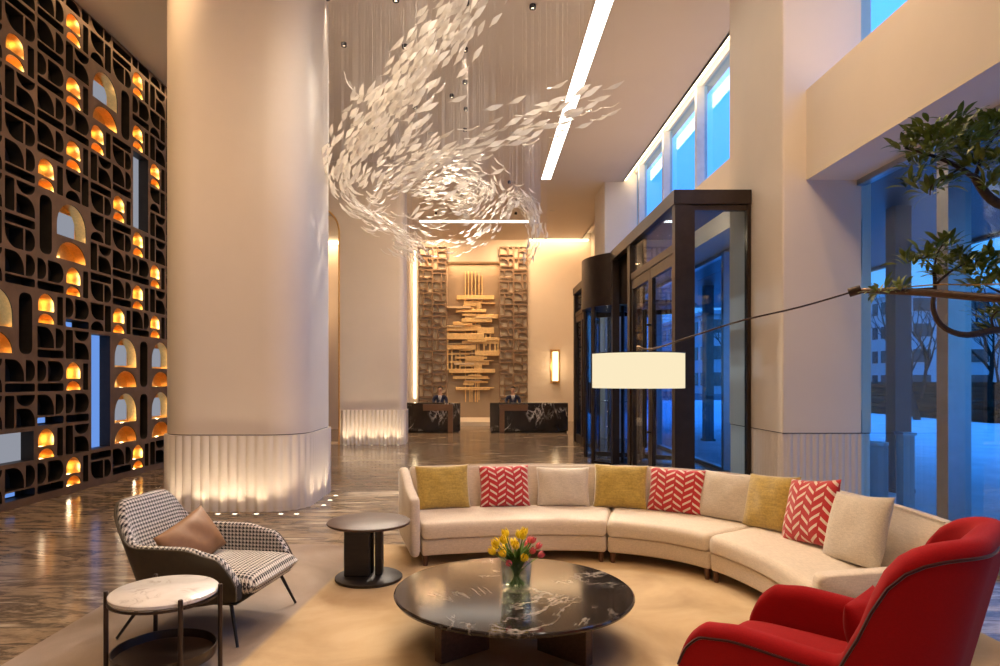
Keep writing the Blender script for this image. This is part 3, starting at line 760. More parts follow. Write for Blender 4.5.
def receptionist(x, y, label, lean):
    p = thing('person', label, 'person', (x, y, .08), 0, 'receptionists', world=False)
    V = []; E = []
    def v(*a): V.append(a); return len(V)-1
    def e(a, b): E.append((a, b)); return b
    # faces -y (towards the lobby)
    pel = v(0,0,.70,.14,.11); waist = e(pel, v(0,0,.86,.125,.095)); chest = e(waist, v(0,0,1.03,.14,.095)); sh = e(chest, v(0,0,1.13,.075,.055))
    nk = e(sh, v(0,-.005,1.225,.05,.05)); hd = e(nk, v(0,-.02,1.30,.072,.085)); h2 = e(hd, v(0,-.015,1.39,.082,.098)); e(h2, v(0,-.005,1.455,.055,.065))
    for s in (-1, 1):
        a = e(sh, v(s*.17,0,1.11,.048)); b = e(a, v(s*.235,-.02,.95,.042)); c = e(b, v(s*.20,-.22,.80,.036)); d = e(c, v(s*.17,-.33,.79,.028,.02))
        for k in range(4): f = e(d, v(s*(.205-.022*k),-.40,.79,.011)); e(f, v(s*(.207-.022*k),-.44-.01*(k in (1,2)),.78,.009))
        f = e(d, v(s*.135,-.355,.79,.011)); e(f, v(s*.12,-.385,.785,.009))
        h = e(pel, v(s*.10,-.06,.69,.088)); k = e(h, v(s*.12,-.44,.68,.062)); q = e(k, v(s*.12,-.40,.27,.045)); r = e(q, v(s*.12,-.40,.07,.04)); e(r, v(s*.12,-.52,.04,.035,.03))
    body = skin_body(V, E, 'body', M['skin'], p)
    # clothes
    V, E = [], []
    pel = v(0,0,.72,.155,.125); waist = e(pel, v(0,0,.86,.142,.11)); chest = e(waist, v(0,0,1.03,.168,.122)); sh = e(chest, v(0,.005,1.15,.14,.10))
    for s in (-1, 1):
        a = e(sh, v(s*.18,0,1.135,.085)); b = e(a, v(s*.24,-.02,.95,.06)); c = e(b, v(s*.205,-.20,.81,.048)); e(c, v(s*.185,-.27,.80,.042))
    skin_body(V, E, 'jacket', M['suit'], p)
    V, E = [], []
    pel = v(0,0,.70,.155,.122)
    for s in (-1, 1):
        h = e(pel, v(s*.10,-.07,.69,.10)); k = e(h, v(s*.12,-.44,.68,.075)); q = e(k, v(s*.12,-.41,.27,.06)); e(q, v(s*.12,-.40,.12,.056))
    skin_body(V, E, 'trousers', M['suit'], p)
    shp = part('shirt', grid(NB(), lambda u, t: Vector(((u-.5)*(.03+.11*t), -.122-.012*math.cos((u-.5)*PI)+.035*max(0,t-.6), .93+.24*t)), 8, 8), M['shirt'], p)
    part('tie', grid(NB(), lambda u, t: Vector(((u-.5)*(.05-.02*t), -.140+.034*max(0,t-.6), .94+.21*t)), 2, 8), M['tie'], shp)
    bm = NB()
    bmesh.ops.create_uvsphere(bm, u_segments=20, v_segments=14, radius=1)
    for q in list(bm.verts):
        if q.co.z < -.15 and q.co.y < .2: bm.verts.remove(q)
        elif q.co.y < -.62 and q.co.z < .45: bm.verts.remove(q)
    for q in bm.verts: q.co = Vector((q.co.x*.090, -.006+q.co.y*.108, 1.405+q.co.z*.10))
    part('hair', bm, M['hair'], p)
    for s in (-1, 1):
        bm = NB(); bmesh.ops.create_uvsphere(bm, u_segments=8, v_segments=6, radius=.011, matrix=Matrix.Translation((s*.03,-.108,1.375))); part('eye', bm, M['hair'], p)
    bm = NB(); tube(bm, [(0,-.10,1.385),(0,-.122,1.345),(0,-.108,1.335)], [.008,.014,.01], 8); part('nose', bm, M['skin'], p)
    bm = NB(); tube(bm, [(-.022,-.098,1.306),(0,-.106,1.303),(.022,-.098,1.306)], [.003,.007,.003], 8); part('mouth', bm, M['pink'], p)
    for s in (-1, 1):
        bm = NB(); bmesh.ops.create_uvsphere(bm, u_segments=8, v_segments=6, radius=.026, matrix=Matrix.Translation((s*.084,-.005,1.365)) @ Matrix.Diagonal((.4,.7,1.2,1))); part('ear', bm, M['skin'], p)
        bevel(part('shoe', obox(NB(), (s*.12,-.36,.035), (s*.12,-.58,.03), .085, .066), M['black_metal'], p), .02)
    st = thing('bar_stool', 'high office stool under the '+('left' if lean < 0 else 'right')+' receptionist', 'stool', (x, y, 0), 0, 'receptionist stools', world=False)
    part('seat', lathe(NB(), [(0,.58),(.19,.58),(.21,.60),(.21,.635),(.18,.655),(0,.655)], 28), M['black_wood'], st)
    part('post', lathe(NB(), [(.025,.03),(.025,.58),(.03,.58)], 14), M['steel'], st)
    part('base', lathe(NB(), [(0,.002),(.22,.002),(.22,.015),(.05,.035),(0,.035)], 28), M['steel'], st)
    part('foot_rest', box(NB(), -.2, .2, -.62, -.14, .07, .082), M['steel'], st, 0)
    return p
q = P(440, 400, 23.95); receptionist(q.x, 24.05, 'person in a navy suit and tie behind the left reception desk', -1)
q = P(513, 400, 23.95); receptionist(q.x, 24.05, 'person in a navy suit and tie behind the right reception desk', 1)

# ------------------------------------------------------------------ entrance box with revolving door
def entrance():
    X0, X1, Y0, Y1, ZT = 2.75, 3.82, 9.4, 19.6, 4.47
    s = thing('revolving_entrance', 'dark bronze and glass entrance box with revolving door', 'revolving door', (3.6, 14.5, 0), kind='thing')
    B = M['bronze']
    # roof with fascia, following the plan
    part('roof', box(NB(), X0, X1, Y0, Y1, ZT-.03, ZT), B, s, 0)
    fa = NB(); box(fa, X0-.02, X0+.10, Y0-.02, 13.95, ZT-.19, ZT+.01); box(fa, X0+.10, X1, Y0-.02, Y0+.12, ZT-.19, ZT+.01); box(fa, X0-.02, X0+.1, 16.05, Y1, ZT-.19, ZT+.01); box(fa, X0+.1, X1, Y1-.1, Y1, ZT-.19, ZT+.01)
    part('fascia', fa, B, s, 0)
    for (a, b, c, d) in ((X0, X0+.24, Y0, Y0+.14), (X0, X0+.14, 12.25, 12.45), (X0, X0+.14, 13.82, 13.98), (X0, X0+.14, 16.02, 16.2), (X0, X0+.14, 17.0, 17.14), (X0, X0+.2, Y1-.2, Y1), (X1-.05, X1, Y0, Y0+.1)):
        part('post', box(NB(), a, b, c, d, .002, ZT-.19), B, s, 0)
    # near side: big glass panel
    part('glass_panel', box(NB(), X0+.28, X1-.05, Y0+.05, Y0+.062, .08, ZT-.27), M['door_glass'], s, 0)
    fr = NB(); box(fr, X0+.24, X0+.285, Y0+.02, Y0+.1, .002, ZT-.19); box(fr, X0+.285, X1-.05, Y0+.02, Y0+.1, .002, .08); box(fr, X0+.285, X1-.05, Y0+.02, Y0+.1, ZT-.27, ZT-.19)
    part('panel_frame', fr, B, s, 0)
    # swing door bays
    def bay(a, b, nleaf):
        t = NB(); box(t, X0+.02, X0+.12, a, b, 3.63, 3.75)
        part('transom', t, B, s, 0)
        part('glass_panel', box(NB(), X0+.05, X0+.062, a, b, 3.75, ZT-.19), M['door_glass'], s, 0)
        st = (b-a)/nleaf
        for k in range(nleaf):
            y0, y1 = a+k*st+.01, a+(k+1)*st-.01
            d = NB(); f = .11
            box(d, X0+.03, X0+.09, y0, y0+f, .012, 3.62); box(d, X0+.03, X0+.09, y1-f, y1, .012, 3.62); box(d, X0+.03, X0+.09, y0+f, y1-f, .012, .25); box(d, X0+.03, X0+.09, y0+f, y1-f, 3.45, 3.62)
            leaf = part('door', d, B, s, 0)
            part('glass_pane', box(NB(), X0+.055, X0+.065, y0+f, y1-f, .25, 3.45), M['door_glass'], leaf, 0)
            hy = y1-.05 if k % 2 == 0 else y0+.05
            h = NB(); tube(h, [(X0-.06, hy, .7), (X0-.06, hy, 2.95)], .022, 10)
            for z in (.95, 2.7): tube(h, [(X0-.06, hy, z), (X0+.03, hy, z)], .014, 8)
            part('door_handle', h, M['black_metal'], leaf)
    bay(Y0+.14, 12.25, 2); bay(16.2, 17.0, 1); bay(17.14, Y1-.2, 2)
    # recessed return between door and drum
    part('side_panel', box(NB(), X0+.3, X0+.36, 12.45, 13.82, 3.55, ZT-.03), B, s, 0)
    part('glass_panel', box(NB(), X0+.32, X0+.332, 12.45, 13.82, .05, 3.55), M['door_glass'], s, 0)
    part('threshold', box(NB(), X0, X0+.4, 12.45, 13.82, .002, .05), B, s, 0)
    # drum: fascia ring, curved glass, posts, door wings
    cx, cy, R = 3.6, 15.0, 1.3
    def arc(r0, r1, z0, z1, a0, a1, n=40):
        bm = NB(); rr = []
        for k in range(n+1):
            a = a0+(a1-a0)*k/n; ca, sa = math.cos(a), math.sin(a)
            rr.append([(cx+r0*ca,cy+r0*sa,z0),(cx+r1*ca,cy+r1*sa,z0),(cx+r1*ca,cy+r1*sa,z1),(cx+r0*ca,cy+r0*sa,z1)])
        return rings(bm, rr)
    part('drum_fascia', arc(R-.08, R, 3.38, ZT+.01, PI*.55, PI*1.45), B, s, 30)
    part('drum_ceiling', lathe(NB(), [(0,3.42),(R-.08,3.42),(R-.08,3.46),(0,3.46)], 48, (cx,cy,0)), M['dark_soffit'], s)
    for a0, a1 in ((PI*.62, PI*.86), (PI*1.14, PI*1.38)):
        part('curved_glass', arc(R-.045, R-.033, .06, 3.38, a0, a1, 16), M['door_glass'], s, 60)
        part('curved_sill', arc(R-.08, R, .002, .06, a0, a1, 16), B, s, 30)
        for a in (a0, a1):
            part('drum_post', lathe(NB(), [(0,0),(.05,0),(.05,3.378),(0,3.378)], 12, (cx+(R-.04)*math.cos(a), cy+(R-.04)*math.sin(a), .002)), B, s)
    part('centre_shaft', lathe(NB(), [(0,0),(.05,0),(.05,3.4),(0,3.4)], 12, (cx, cy, .002)), B, s)
    for k in range(4):
        a = PI/4*1.3+k*PI/2; ca, sa = math.cos(a), math.sin(a); d = NB()
        for r in (.09, R-.16): obox(d, (cx+ca*r, cy+sa*r, .03), (cx+ca*r, cy+sa*r, 3.36), .06, .05, (ca,sa,0))
        for z in (.09, 3.3): obox(d, (cx+ca*.12, cy+sa*.12, z), (cx+ca*(R-.19), cy+sa*(R-.19), z), .05, .1)
        wing = part('door_wing', d, B, s, 0)
        g = NB(); obox(g, (cx+ca*.12, cy+sa*.12, 1.7), (cx+ca*(R-.19), cy+sa*(R-.19), 1.7), .01, 3.1); part('glass_pane', g, M['door_glass'], wing, 0)
    light('POINT', (3.4, 11.2, 4.2), 10, WARM, shadow_soft_size=.1)
entrance()

# ------------------------------------------------------------------ rug
solo('rug', box(NB(), -3.0, 3.55, -1, 7.25, .001, .012), M['rug'], 'large beige and gold mottled carpet under the seating group', 'rug', smooth=0, origin=(0,0,0.001))
RZ = .0125

# ------------------------------------------------------------------ curved sofa
FRONT = [(-.58,6.35),(-.05,6.47),(.62,6.56),(1.22,6.50),(1.70,6.27),(2.02,5.90),(2.18,5.40),(2.23,4.90),(2.20,4.42)]
FC = catmull([(a,b,0) for a, b in FRONT], 160)
def fcur(s):
    t = max(0, min(1, s))*160; i = min(int(t), 159); f = t-i
    p = FC[i]*(1-f)+FC[i+1]*f
    a = FC[max(i-2,0)]; b = FC[min(i+3,160)]; tg = (b-a).normalized()
    return p, tg, Vector((-tg.y, tg.x, 0))
def sofa_sweep(prof, s0, s1, n, endround=.02):
    """prof: (offset,z) loop swept along the front curve"""
    c = Vector((sum(p[0] for p in prof)/len(prof), sum(p[1] for p in prof)/len(prof)))
    hw = max(abs(p[0]-c.x) for p in prof); hh = max(abs(p[1]-c.y) for p in prof)
    rr = []
    L = sum((FC[i+1]-FC[i]).length for i in range(160))
    ss = [(s0, 1.0), (s0+endround*.3/L, .45), (s0+endround/L, 0)]
    ss += [(s0+endround/L+(s1-s0-2*endround/L)*k/n, 0) for k in range(1, n)]
    ss += [(s1-endround/L, 0), (s1-endround*.3/L, .45), (s1, 1.0)]
    for s, ins in ss:
        p, tg, nr = fcur(s); d = endround*ins
        rr.append([p+nr*(c.x+(q[0]-c.x)*(1-d/hw))+Vector((0,0,c.y+(q[1]-c.y)*(1-d/hh))) for q in prof])
    return rings(NB(), rr)
def sofa():
    s = thing('curved_sofa', 'large crescent shaped cream sofa in three sections', 'sofa', (1.4, 6.2, RZ))
    cuts = [0.012, .378, .622, .988]
    base = round_poly([(.03,.11),(.95,.11),(.95,.27),(.02,.27)], .02, 3)
    seat = round_poly([(.0,.272),(.70,.272),(.70,.45),(.0,.425)], [.02,.02,.05,.07], 5)
    back = round_poly([(.69,.272),(.96,.272),(.995,.80),(.955,.86),(.86,.86),(.74,.47)], [.02,.02,.05,.03,.05,.05], 5)
    backs = []
    for a, b in zip(cuts, cuts[1:]):
        part('base', sofa_sweep(base, a+.0015, b-.0015, 22), M['sofa'], s, 50)
        part('seat_cushion', sofa_sweep(seat, a+.001, b-.001, 26, .035), M['sofa'], s, 60)
        bkp = part('backrest', sofa_sweep(back, a+.001, b-.001, 26, .03), M['sofa'], s, 60)
        backs.append(bkp)
        for e in (a+.012, b-.012):
            for off in (.06, .90):
                p, tg, nr = fcur(e); q = p+nr*off
                f = NB(); lathe(f, [(0,0),(.022,0),(.028,.10),(0,.10)], 10, (q.x, q.y, RZ)); part('foot', f, M['red_wood'], s)
    # piping along the back top
    for (a, b), bk in zip(zip(cuts, cuts[1:]), backs):
        pts = []
        for k in range(25):
            p, tg, nr = fcur(a+.004+(b-a-.008)*k/24); pts.append(p+nr*.858+Vector((0,0,.862)))
        part('piping', tube(NB(), pts, .006, 6), M['sofa'], bk)
    # arms
    def arm(sx, w0, w1, poly, name='armrest'):
        p, tg, nr = fcur(sx); bm = NB(); rr = []
        pl = round_poly(poly, .05, 5)
        for d, ins in ((w0, .02), (w0+.012, .006), (w0+.03, 0), (w1-.03, 0), (w1-.012, .006), (w1, .02)):
            c = Vector((sum(q[0] for q in pl)/len(pl), sum(q[1] for q in pl)/len(pl)))
            rr.append([p+tg*d+nr*(c.x+(q[0]-c.x)*(1-ins/.4))+Vector((0,0,c.y+(q[1]-c.y)*(1-ins/.2))) for q in pl])
        rings(bm, rr); part('armrest', bm, M['sofa'], s, 60)
    arm(0.0, -.085, .012, [(-.02,.11),(.96,.11),(1.0,.84),(.86,.86),(.45,.72),(.02,.66)])
    arm(1.0, -.012, .12, [(-.02,.11),(.96,.11),(.985,.70),(.80,.61),(.40,.57),(.0,.53)])
sofa()

# ------------------------------------------------------------------ cushions
def pillow_bm(W, H, T, seed=0, sag=.0, nu=28, nv=28):
    rnd = random.Random(seed); bm = NB()
    ph = [rnd.uniform(0, 6) for _ in range(6)]
    def surf(sgn):
        def fn(u, v):
            a, b = 2*u-1, 2*v-1
            pin = 1-.055*(1-b*b)*abs(a)**3; pin2 = 1-.055*(1-a*a)*abs(b)**3
            th = ((1-abs(a)**2.6)*(1-abs(b)**2.6))**.55
            wr = 1+.07*math.sin(5*a+ph[0])*math.sin(4*b+ph[1])+.04*math.sin(9*a+3*b+ph[2])
            return Vector((a*W/2*pin+.01*math.sin(3*b+ph[3])*th, sgn*T/2*th*wr, b*H/2*pin2-sag*(1-a*a)*(b>0)*b*H*.5))
        return fn
    grid(bm, surf(1), nu, nv, (1,1)); grid(bm, surf(-1), nu, nv, (1,1))
    bmesh.ops.remove_doubles(bm, verts=bm.verts[:], dist=1e-4)
    return bm
def pillow(name, label, mat, loc, yaw, pitch, roll, W, H, T, seed, group=None, sag=0, cat='cushion'):
    o = link(bpy.data.objects.new(name, mesh(name, pillow_bm(W,H,T,seed,sag), mat, 180)))
    o.location = loc
    o.matrix_world = Matrix.Translation(loc) @ Matrix.Rotation(yaw,4,'Z') @ Matrix.Rotation(pitch,4,'X') @ Matrix.Rotation(roll,4,'Y')
    o['label'] = label; o['category'] = cat
    if group: o['group'] = group
    return o
def sofa_pillows():
    # centre in the photo, kind, size, roll (deg), label
    L = [(443,'gold',.53,.46,0,'mustard cushion at the left end of the sofa'),
         (504,'red',.50,.44,0,'red zigzag cushion next to the left end mustard cushion'),
         (563,'cream',.52,.42,0,'cream cushion on the left sofa section'),
         (620,'gold',.52,.46,0,'mustard cushion at the start of the middle section'),
         (676,'red',.53,.45,0,'red zigzag cushion in the middle of the sofa'),
         (730,'cream',.55,.46,0,'cream cushion between red zigzag and mustard at the bend'),
         (772,'gold',.52,.50,-4,'mustard cushion on the right section of the sofa'),
         (814,'red',.52,.54,-8,'red zigzag cushion on the right section of the sofa'),
         (864,'cream',.62,.52,-6,'largest cream cushion at the right end of the sofa')]
    mats = {'gold':'gold_pillow','red':'red_pillow','cream':'cream_pillow'}
    for i, (px, kind, W, H, roll, lab) in enumerate(L):
        best = None
        for k in range(401):                       # find where the seat line passes under this cushion
            p, tg, nr = fcur(k/400); q = p+nr*.665
            x = CX+F*q.x/q.y
            if best is None or abs(x-px) < best[0]: best = (abs(x-px), k/400)
        p, tg, nr = fcur(best[1]); lean = math.radians(-17)
        yaw = math.atan2(tg.y, tg.x)
        T = .17
        c = p+nr*.655; zc = .447+H/2*math.cos(lean)-.005
        c += nr*(H/2*math.sin(-lean)-.05-{5:0,6:.03,7:.08,8:.11}.get(i, 0)) + tg*{5:-.04,8:.05,7:.03}.get(i, 0)
        pillow('throw_pillow', lab, M[mats[kind]], (c.x, c.y, zc), yaw, lean, math.radians(roll), W*1.1, H*1.03, T, i, 'cushions along the curved sofa')
sofa_pillows()

# ------------------------------------------------------------------ coffee table, vase, tulips
TX, TY, TZ = .23, 4.6, .36
def coffee_table():
    t = thing('coffee_table', 'large round black marble coffee table in front of the sofa', 'coffee table', (TX, TY, RZ), world=False)
    R = .82; h = TZ-RZ
    part('tabletop', lathe(NB(), [(0,h-.04),(R-.03,h-.04),(R-.008,h-.03),(R,h-.015),(R-.004,h-.005),(R-.012,h),(0,h)], 96), M['black_marble'], t, 30)
    for k in range(4):
        a = math.radians((218, 316, 38, 136)[k]); u = Vector((math.cos(a), math.sin(a), 0))
        b = NB(); obox(b, u*.24+Vector((0,0,(h-.04)/2)), u*.63+Vector((0,0,(h-.04)/2)), .075, h-.041)
        bevel(part('leg', b, M['red_wood'] if False else M['brown_wood'], t, 0), .006, 2)
coffee_table()
VX, VY = TX+.02, TY-.02
def vase():
    v = thing('glass_vase', 'clear round glass vase holding tulips on the marble coffee table', 'vase', (VX, VY, TZ), world=False)
    part('body', lathe(NB(), [(0,.001),(.085,.001),(.096,.012),(.103,.10),(.108,.21),(.104,.21),(.099,.10),(.090,.025),(0,.022)], 40), M['vase_glass'], v)
    part('water', lathe(NB(), [(0,.024),(.088,.026),(.097,.10),(.098,.115),(0,.115)], 40), M['water'], v)
vase()
def tulips():
    rnd = random.Random(11)
    heads = []
    for k in range(21):
        a = 2.399*k+.4; r = .035+.128*math.sqrt((k+.3)/21)
        heads.append((VX+r*math.cos(a)*1.05, VY+r*math.sin(a)*.85, TZ+.385-.16*(r/.16)**2+rnd.uniform(-.02,.02), 'pink' if k in (5,8,10,13,16,18,20) else 'yellow'))
    for i, (hx, hy, hz, kind) in enumerate(heads):
        bx, by = VX+(hx-VX)*-.35+rnd.uniform(-.01,.01), VY+(hy-VY)*-.35
        rootp = Vector((bx, by, TZ+.03)); head = Vector((hx, hy, hz))
        t = thing('tulip', 'yellow tulip in the bunch in the glass vase' if kind == 'yellow' else 'pink tulip in the bunch in the glass vase', 'flower', tuple(rootp), 0, ('yellow' if kind == 'yellow' else 'pink')+' tulips in the vase')
        dirv = (head-rootp)
        mid = rootp+dirv*.5+Vector((0,0,.02))
        pts = catmull([rootp, mid, head], 8)
        part('stem', tube(NB(), pts, .0042, 7), M['stem_green'], t)
        up = (pts[-1]-pts[-2]).normalized(); a1 = up.orthogonal().normalized(); a2 = up.cross(a1)
        bm = NB(); sc = 1.12 if kind == 'yellow' else .9
        for q in range(6):
            an = q*PI/3+rnd.uniform(-.1,.1); lay = .9 if q % 2 else 1.0
            def fn(u, v, an=an, lay=lay):
                w = (math.sin(PI*min(1, .08+v*.92)**.8))**.7*.52
                th = an+(u-.5)*2*w
                r = .0245*sc*lay*(math.sin(PI*(.12+.72*v))**.8)*(1.02 if v < .6 else 1)
                return head+up*(v*.060*sc*(1-.12*abs(2*u-1))-.004)+(a1*math.cos(th)+a2*math.sin(th))*r
            grid(bm, fn, 6, 8)
        part('flower', bm, M[kind], t, 180)
        for q in range(2 if i % 2 else 1):
            an = math.atan2(hy-VY, hx-VX)+rnd.uniform(-1,1); out = Vector((math.cos(an), math.sin(an), 0)); side = Vector((-out.y, out.x, 0))
            b0 = rootp+dirv*rnd.uniform(.25,.4); L = rnd.uniform(.15,.23)
            def lf(u, v, b0=b0, out=out, side=side, L=L):
                wv = .016*math.sin(PI*min(1,.1+.9*v))**.7
                return b0+Vector((0,0,1))*L*(v-.18*v*v)+out*(.10*v*v+.012*(2*u-1)**2-.01)+side*(2*u-1)*wv
            part('leaf', grid(NB(), lf, 4, 9), M['stem_green'], t, 180)
tulips()

# ------------------------------------------------------------------ side tables
def dark_side_table():
    x, y = -1.0, 6.0; t = thing('side_table', 'round dark wood side table with disc base left of the sofa', 'side table', (x, y, RZ), world=False)
    h = .525
    part('tabletop', lathe(NB(), [(0,h-.03),(.36,h-.03),(.372,h-.022),(.372,h-.008),(.36,h),(0,h)], 64), M['brown_wood'], t, 40)
    part('base', lathe(NB(), [(0,.0005),(.295,.0005),(.30,.008),(.30,.024),(.29,.032),(0,.032)], 64), M['black_wood'], t, 40)
    bevel(part('upright', box(NB(), -.215, .015, -.06, .02, .032, h-.03), M['black_wood'], t, 0), .012)
    bevel(part('upright', box(NB(), .055, .12, -.02, .10, .032, h-.03), M['black_wood'], t, 0), .012)
    bevel(part('upright', box(NB(), -.09, .03, .05, .13, .032, h-.03), M['black_wood'], t, 0), .012)
dark_side_table()
def white_side_table():
    x, y = -1.915, 4.05; t = thing('side_table', 'small round white marble table with dark metal legs and lower tray', 'side table', (x, y, RZ), world=False)
    h = .53-RZ; R = .308
    part('tabletop', lathe(NB(), [(0,h-.034),(R-.012,h-.034),(R,h-.024),(R,h-.008),(R-.01,h),(0,h)], 64), M['white_marble'], t, 40)
    part('tray', lathe(NB(), [(0,.105),(R-.02,.105),(R-.014,.115),(R-.010,.17),(R-.018,.17),(R-.024,.12),(0,.118)], 64), M['tray'], t, 40)
    part('ring', lathe(NB(), [(R-.008,h-.05),(R+.004,h-.05),(R+.004,h-.036),(R-.008,h-.036)], 64), M['bronze'], t, 40)
    for a in (196, 310, 10, 125):
        a = math.radians(a)
        b = NB(); lathe(b, [(0,.0005),(.014,.0005),(.014,h+.012),(.010,h+.016),(0,h+.016)], 14, ((R+.012)*math.cos(a), (R+.012)*math.sin(a), 0)); part('leg', b, M['bronze'], t)
M['tray'] = plain('dark_brown_leather_tray', (.035,.018,.010), .35, var=.15)
white_side_table()

# ------------------------------------------------------------------ armchairs: an upholstered shell wrapped round a seat
def u_path(front, backx, half, r, n1=40, nb=40):
    """plan of the shell from one arm front, round the back, to the other; returns points and inward normals"""
    pts = []
    for k in range(n1): pts.append((front+(backx+r-front)*k/n1, -half))
    for k in range(13): a = -PI/2-k/12*PI/2; pts.append((backx+r+r*math.cos(a), -half+r+r*math.sin(a)))
    for k in range(1, nb): pts.append((backx, -half+r+(2*half-2*r)*k/nb))
    for k in range(13): a = PI-k/12*PI/2; pts.append((backx+r+r*math.cos(a), half-r+r*math.sin(a)))
    for k in range(1, n1+1): pts.append((backx+r+(front-backx-r)*k/n1, half))
    return [Vector((p[0],p[1],0)) for p in pts]
def shell(path, top, bottom, lean, th_in, th_out, uvk=1.0, flare=.0, z_in=None, nz=14, smooth=6):
    """section of the shell at each plan point, offset inwards th_in .. th_out"""
    n = len(path); bm = NB(); lay = bm.loops.layers.uv.verify(); rows = []; s = 0; us = []
    tops = []; ss = 0
    for i, p in enumerate(path):
        if i: ss += (p-path[i-1]).length
        tops.append(top(p, ss))
    for _ in range(smooth): tops = [tops[0]]+[(tops[i-1]+2*tops[i]+tops[i+1])/4 for i in range(1, n-1)]+[tops[-1]]
    for i, p in enumerate(path):
        if i: s += (p-path[i-1]).length
        us.append(s)
        tg = (path[min(i+1,n-1)]-path[max(i-1,0)]).normalized(); nin = Vector((-tg.y, tg.x, 0)); nin = -nin if nin.dot(Vector((.1,0,0))-p) < 0 else nin
        zt, zb = tops[i], bottom(p)
        def at(z, off):
            f = max(0, z-.35)
            return p+nin*off-nin*flare*f+Vector((lean(p)*f, 0, z))
        row = []
        r = (th_out-th_in)/2
        for k in range(nz+1): row.append(at(zb+(zt-r*.9-zb)*k/nz, th_out))
        for k in range(1, 7):
            a = PI*k/7; row.append(at(zt-r*.9+r*.9*math.sin(a), (th_in+th_out)/2+r*math.cos(a)))
        for k in range(nz+1): row.append(at(zt-r*.9+(zb-zt+r*.9)*k/nz, th_in))
        rows.append(row)
    V = [[bm.verts.new(q) for q in row] for row in rows]; m = len(V[0])
    acc = []
    for row in rows:
        a = row[0].z; c = [a]
        for j in range(1, m): a += (row[j]-row[j-1]).length; c.append(a)
        acc.append([row[nz].z+(q-c[nz]) for q in c])
    for i in range(n-1):
        for j in range(m-1):
            f = bm.faces.new((V[i][j], V[i+1][j], V[i+1][j+1], V[i][j+1]))
            d = [(us[i], acc[i][j]), (us[i+1], acc[i+1][j]), (us[i+1], acc[i+1][j+1]), (us[i], acc[i][j+1])]
            for l, uv in zip(f.loops, d): l[lay].uv = (uv[0]*uvk, uv[1]*uvk)
        bm.faces.new((V[i][m-1], V[i+1][m-1], V[i+1][0], V[i][0]))
    for e, rev in ((0, False), (n-1, True)):
        f = bm.faces.new(V[e] if rev else V[e][::-1])
    return bm, rows
def cushion_block(x0, x1, y0, y1, z0, z1, r, uvk=1.0, crown=.02, taper=0):
    bm = NB(); lay = bm.loops.layers.uv.verify()
    N = 20
    def fn(sgn):
        def f(u, v):
            a, b = 2*u-1, 2*v-1
            e = lambda q: (1-abs(q)**8)
            x = (x0+x1)/2+a*(x1-x0)/2; y = (y0+y1)/2+b*(y1-y0)/2*(1+taper*a)
            h = (z1-z0)/2*(e(a)*e(b))**.35
            return Vector((x, y, (z0+z1)/2+sgn*h+(crown*(1-a*a)*(1-b*b) if sgn > 0 else 0)))
        return f
    grid(bm, fn(1), N, N, ((x1-x0)*uvk, (y1-y0)*uvk)); grid(bm, fn(-1), N, N, ((x1-x0)*uvk, (y1-y0)*uvk))
    bmesh.ops.remove_doubles(bm, verts=bm.verts[:], dist=1e-4)
    return bm

def houndstooth_chair():
    c = thing('armchair', 'black and white houndstooth lounge chair with olive leather shell', 'armchair', (-2.0, 4.96, RZ), math.radians(-9), world=False)
    path = u_path(.44, -.36, .44, .17)
    def top(p, s):
        arm = lerp_table([(-.4,.635),(.05,.635),(.30,.585),(.40,.49),(.44,.40)], p.x)
        back = lerp_table([(0,.92),(.20,.92),(.27,.905),(.315,.86),(.35,.77),(.385,.66),(.44,.60)], abs(p.y)) if p.x < -.15 else 0
        return max(arm, back)
    bot = lambda p: lerp_table([(-.4,.27),(.1,.25),(.44,.30)], p.x)
    lean = lambda p: lerp_table([(-.36,-.36),(-.22,-.24),(-.05,-.04),(.1,0),(1,0)], p.x)
    bm, rows = shell(path, top, bot, lean, 0, .02, 1, .06)
    part('shell', bm, M['leather'], c, 60)
    bm, rows = shell(path, lambda p, s: top(p, s)+.010, lambda p: .30, lean, .0205, .085, 1, .06)
    part('upholstery', bm, M['hound'], c, 60)
    part('seat_pan', cushion_block(-.34,.44,-.41,.41,.245,.31,.02), M['leather'], c, 60)
    part('seat_cushion', cushion_block(-.30,.53,-.352,.352,.30,.455,.05,1,.02), M['hound'], c, 60)
    for (x, y, fx, fy) in ((.36,-.36,.46,-.45), (.36,.36,.46,.45), (-.28,-.33,-.44,-.44), (-.28,.33,-.44,.44)):
        part('leg', tube(NB(), [(fx,fy,.006), (x,y,.28)], [.010,.014], 10), M['black_metal'], c)
houndstooth_chair()
pillow('lumbar_pillow', 'brown leather cushion on the houndstooth chair', M['tan_leather'], (-2.13, 4.93, .61), math.radians(70), math.radians(-28), math.radians(-16), .56, .36, .16, 21)

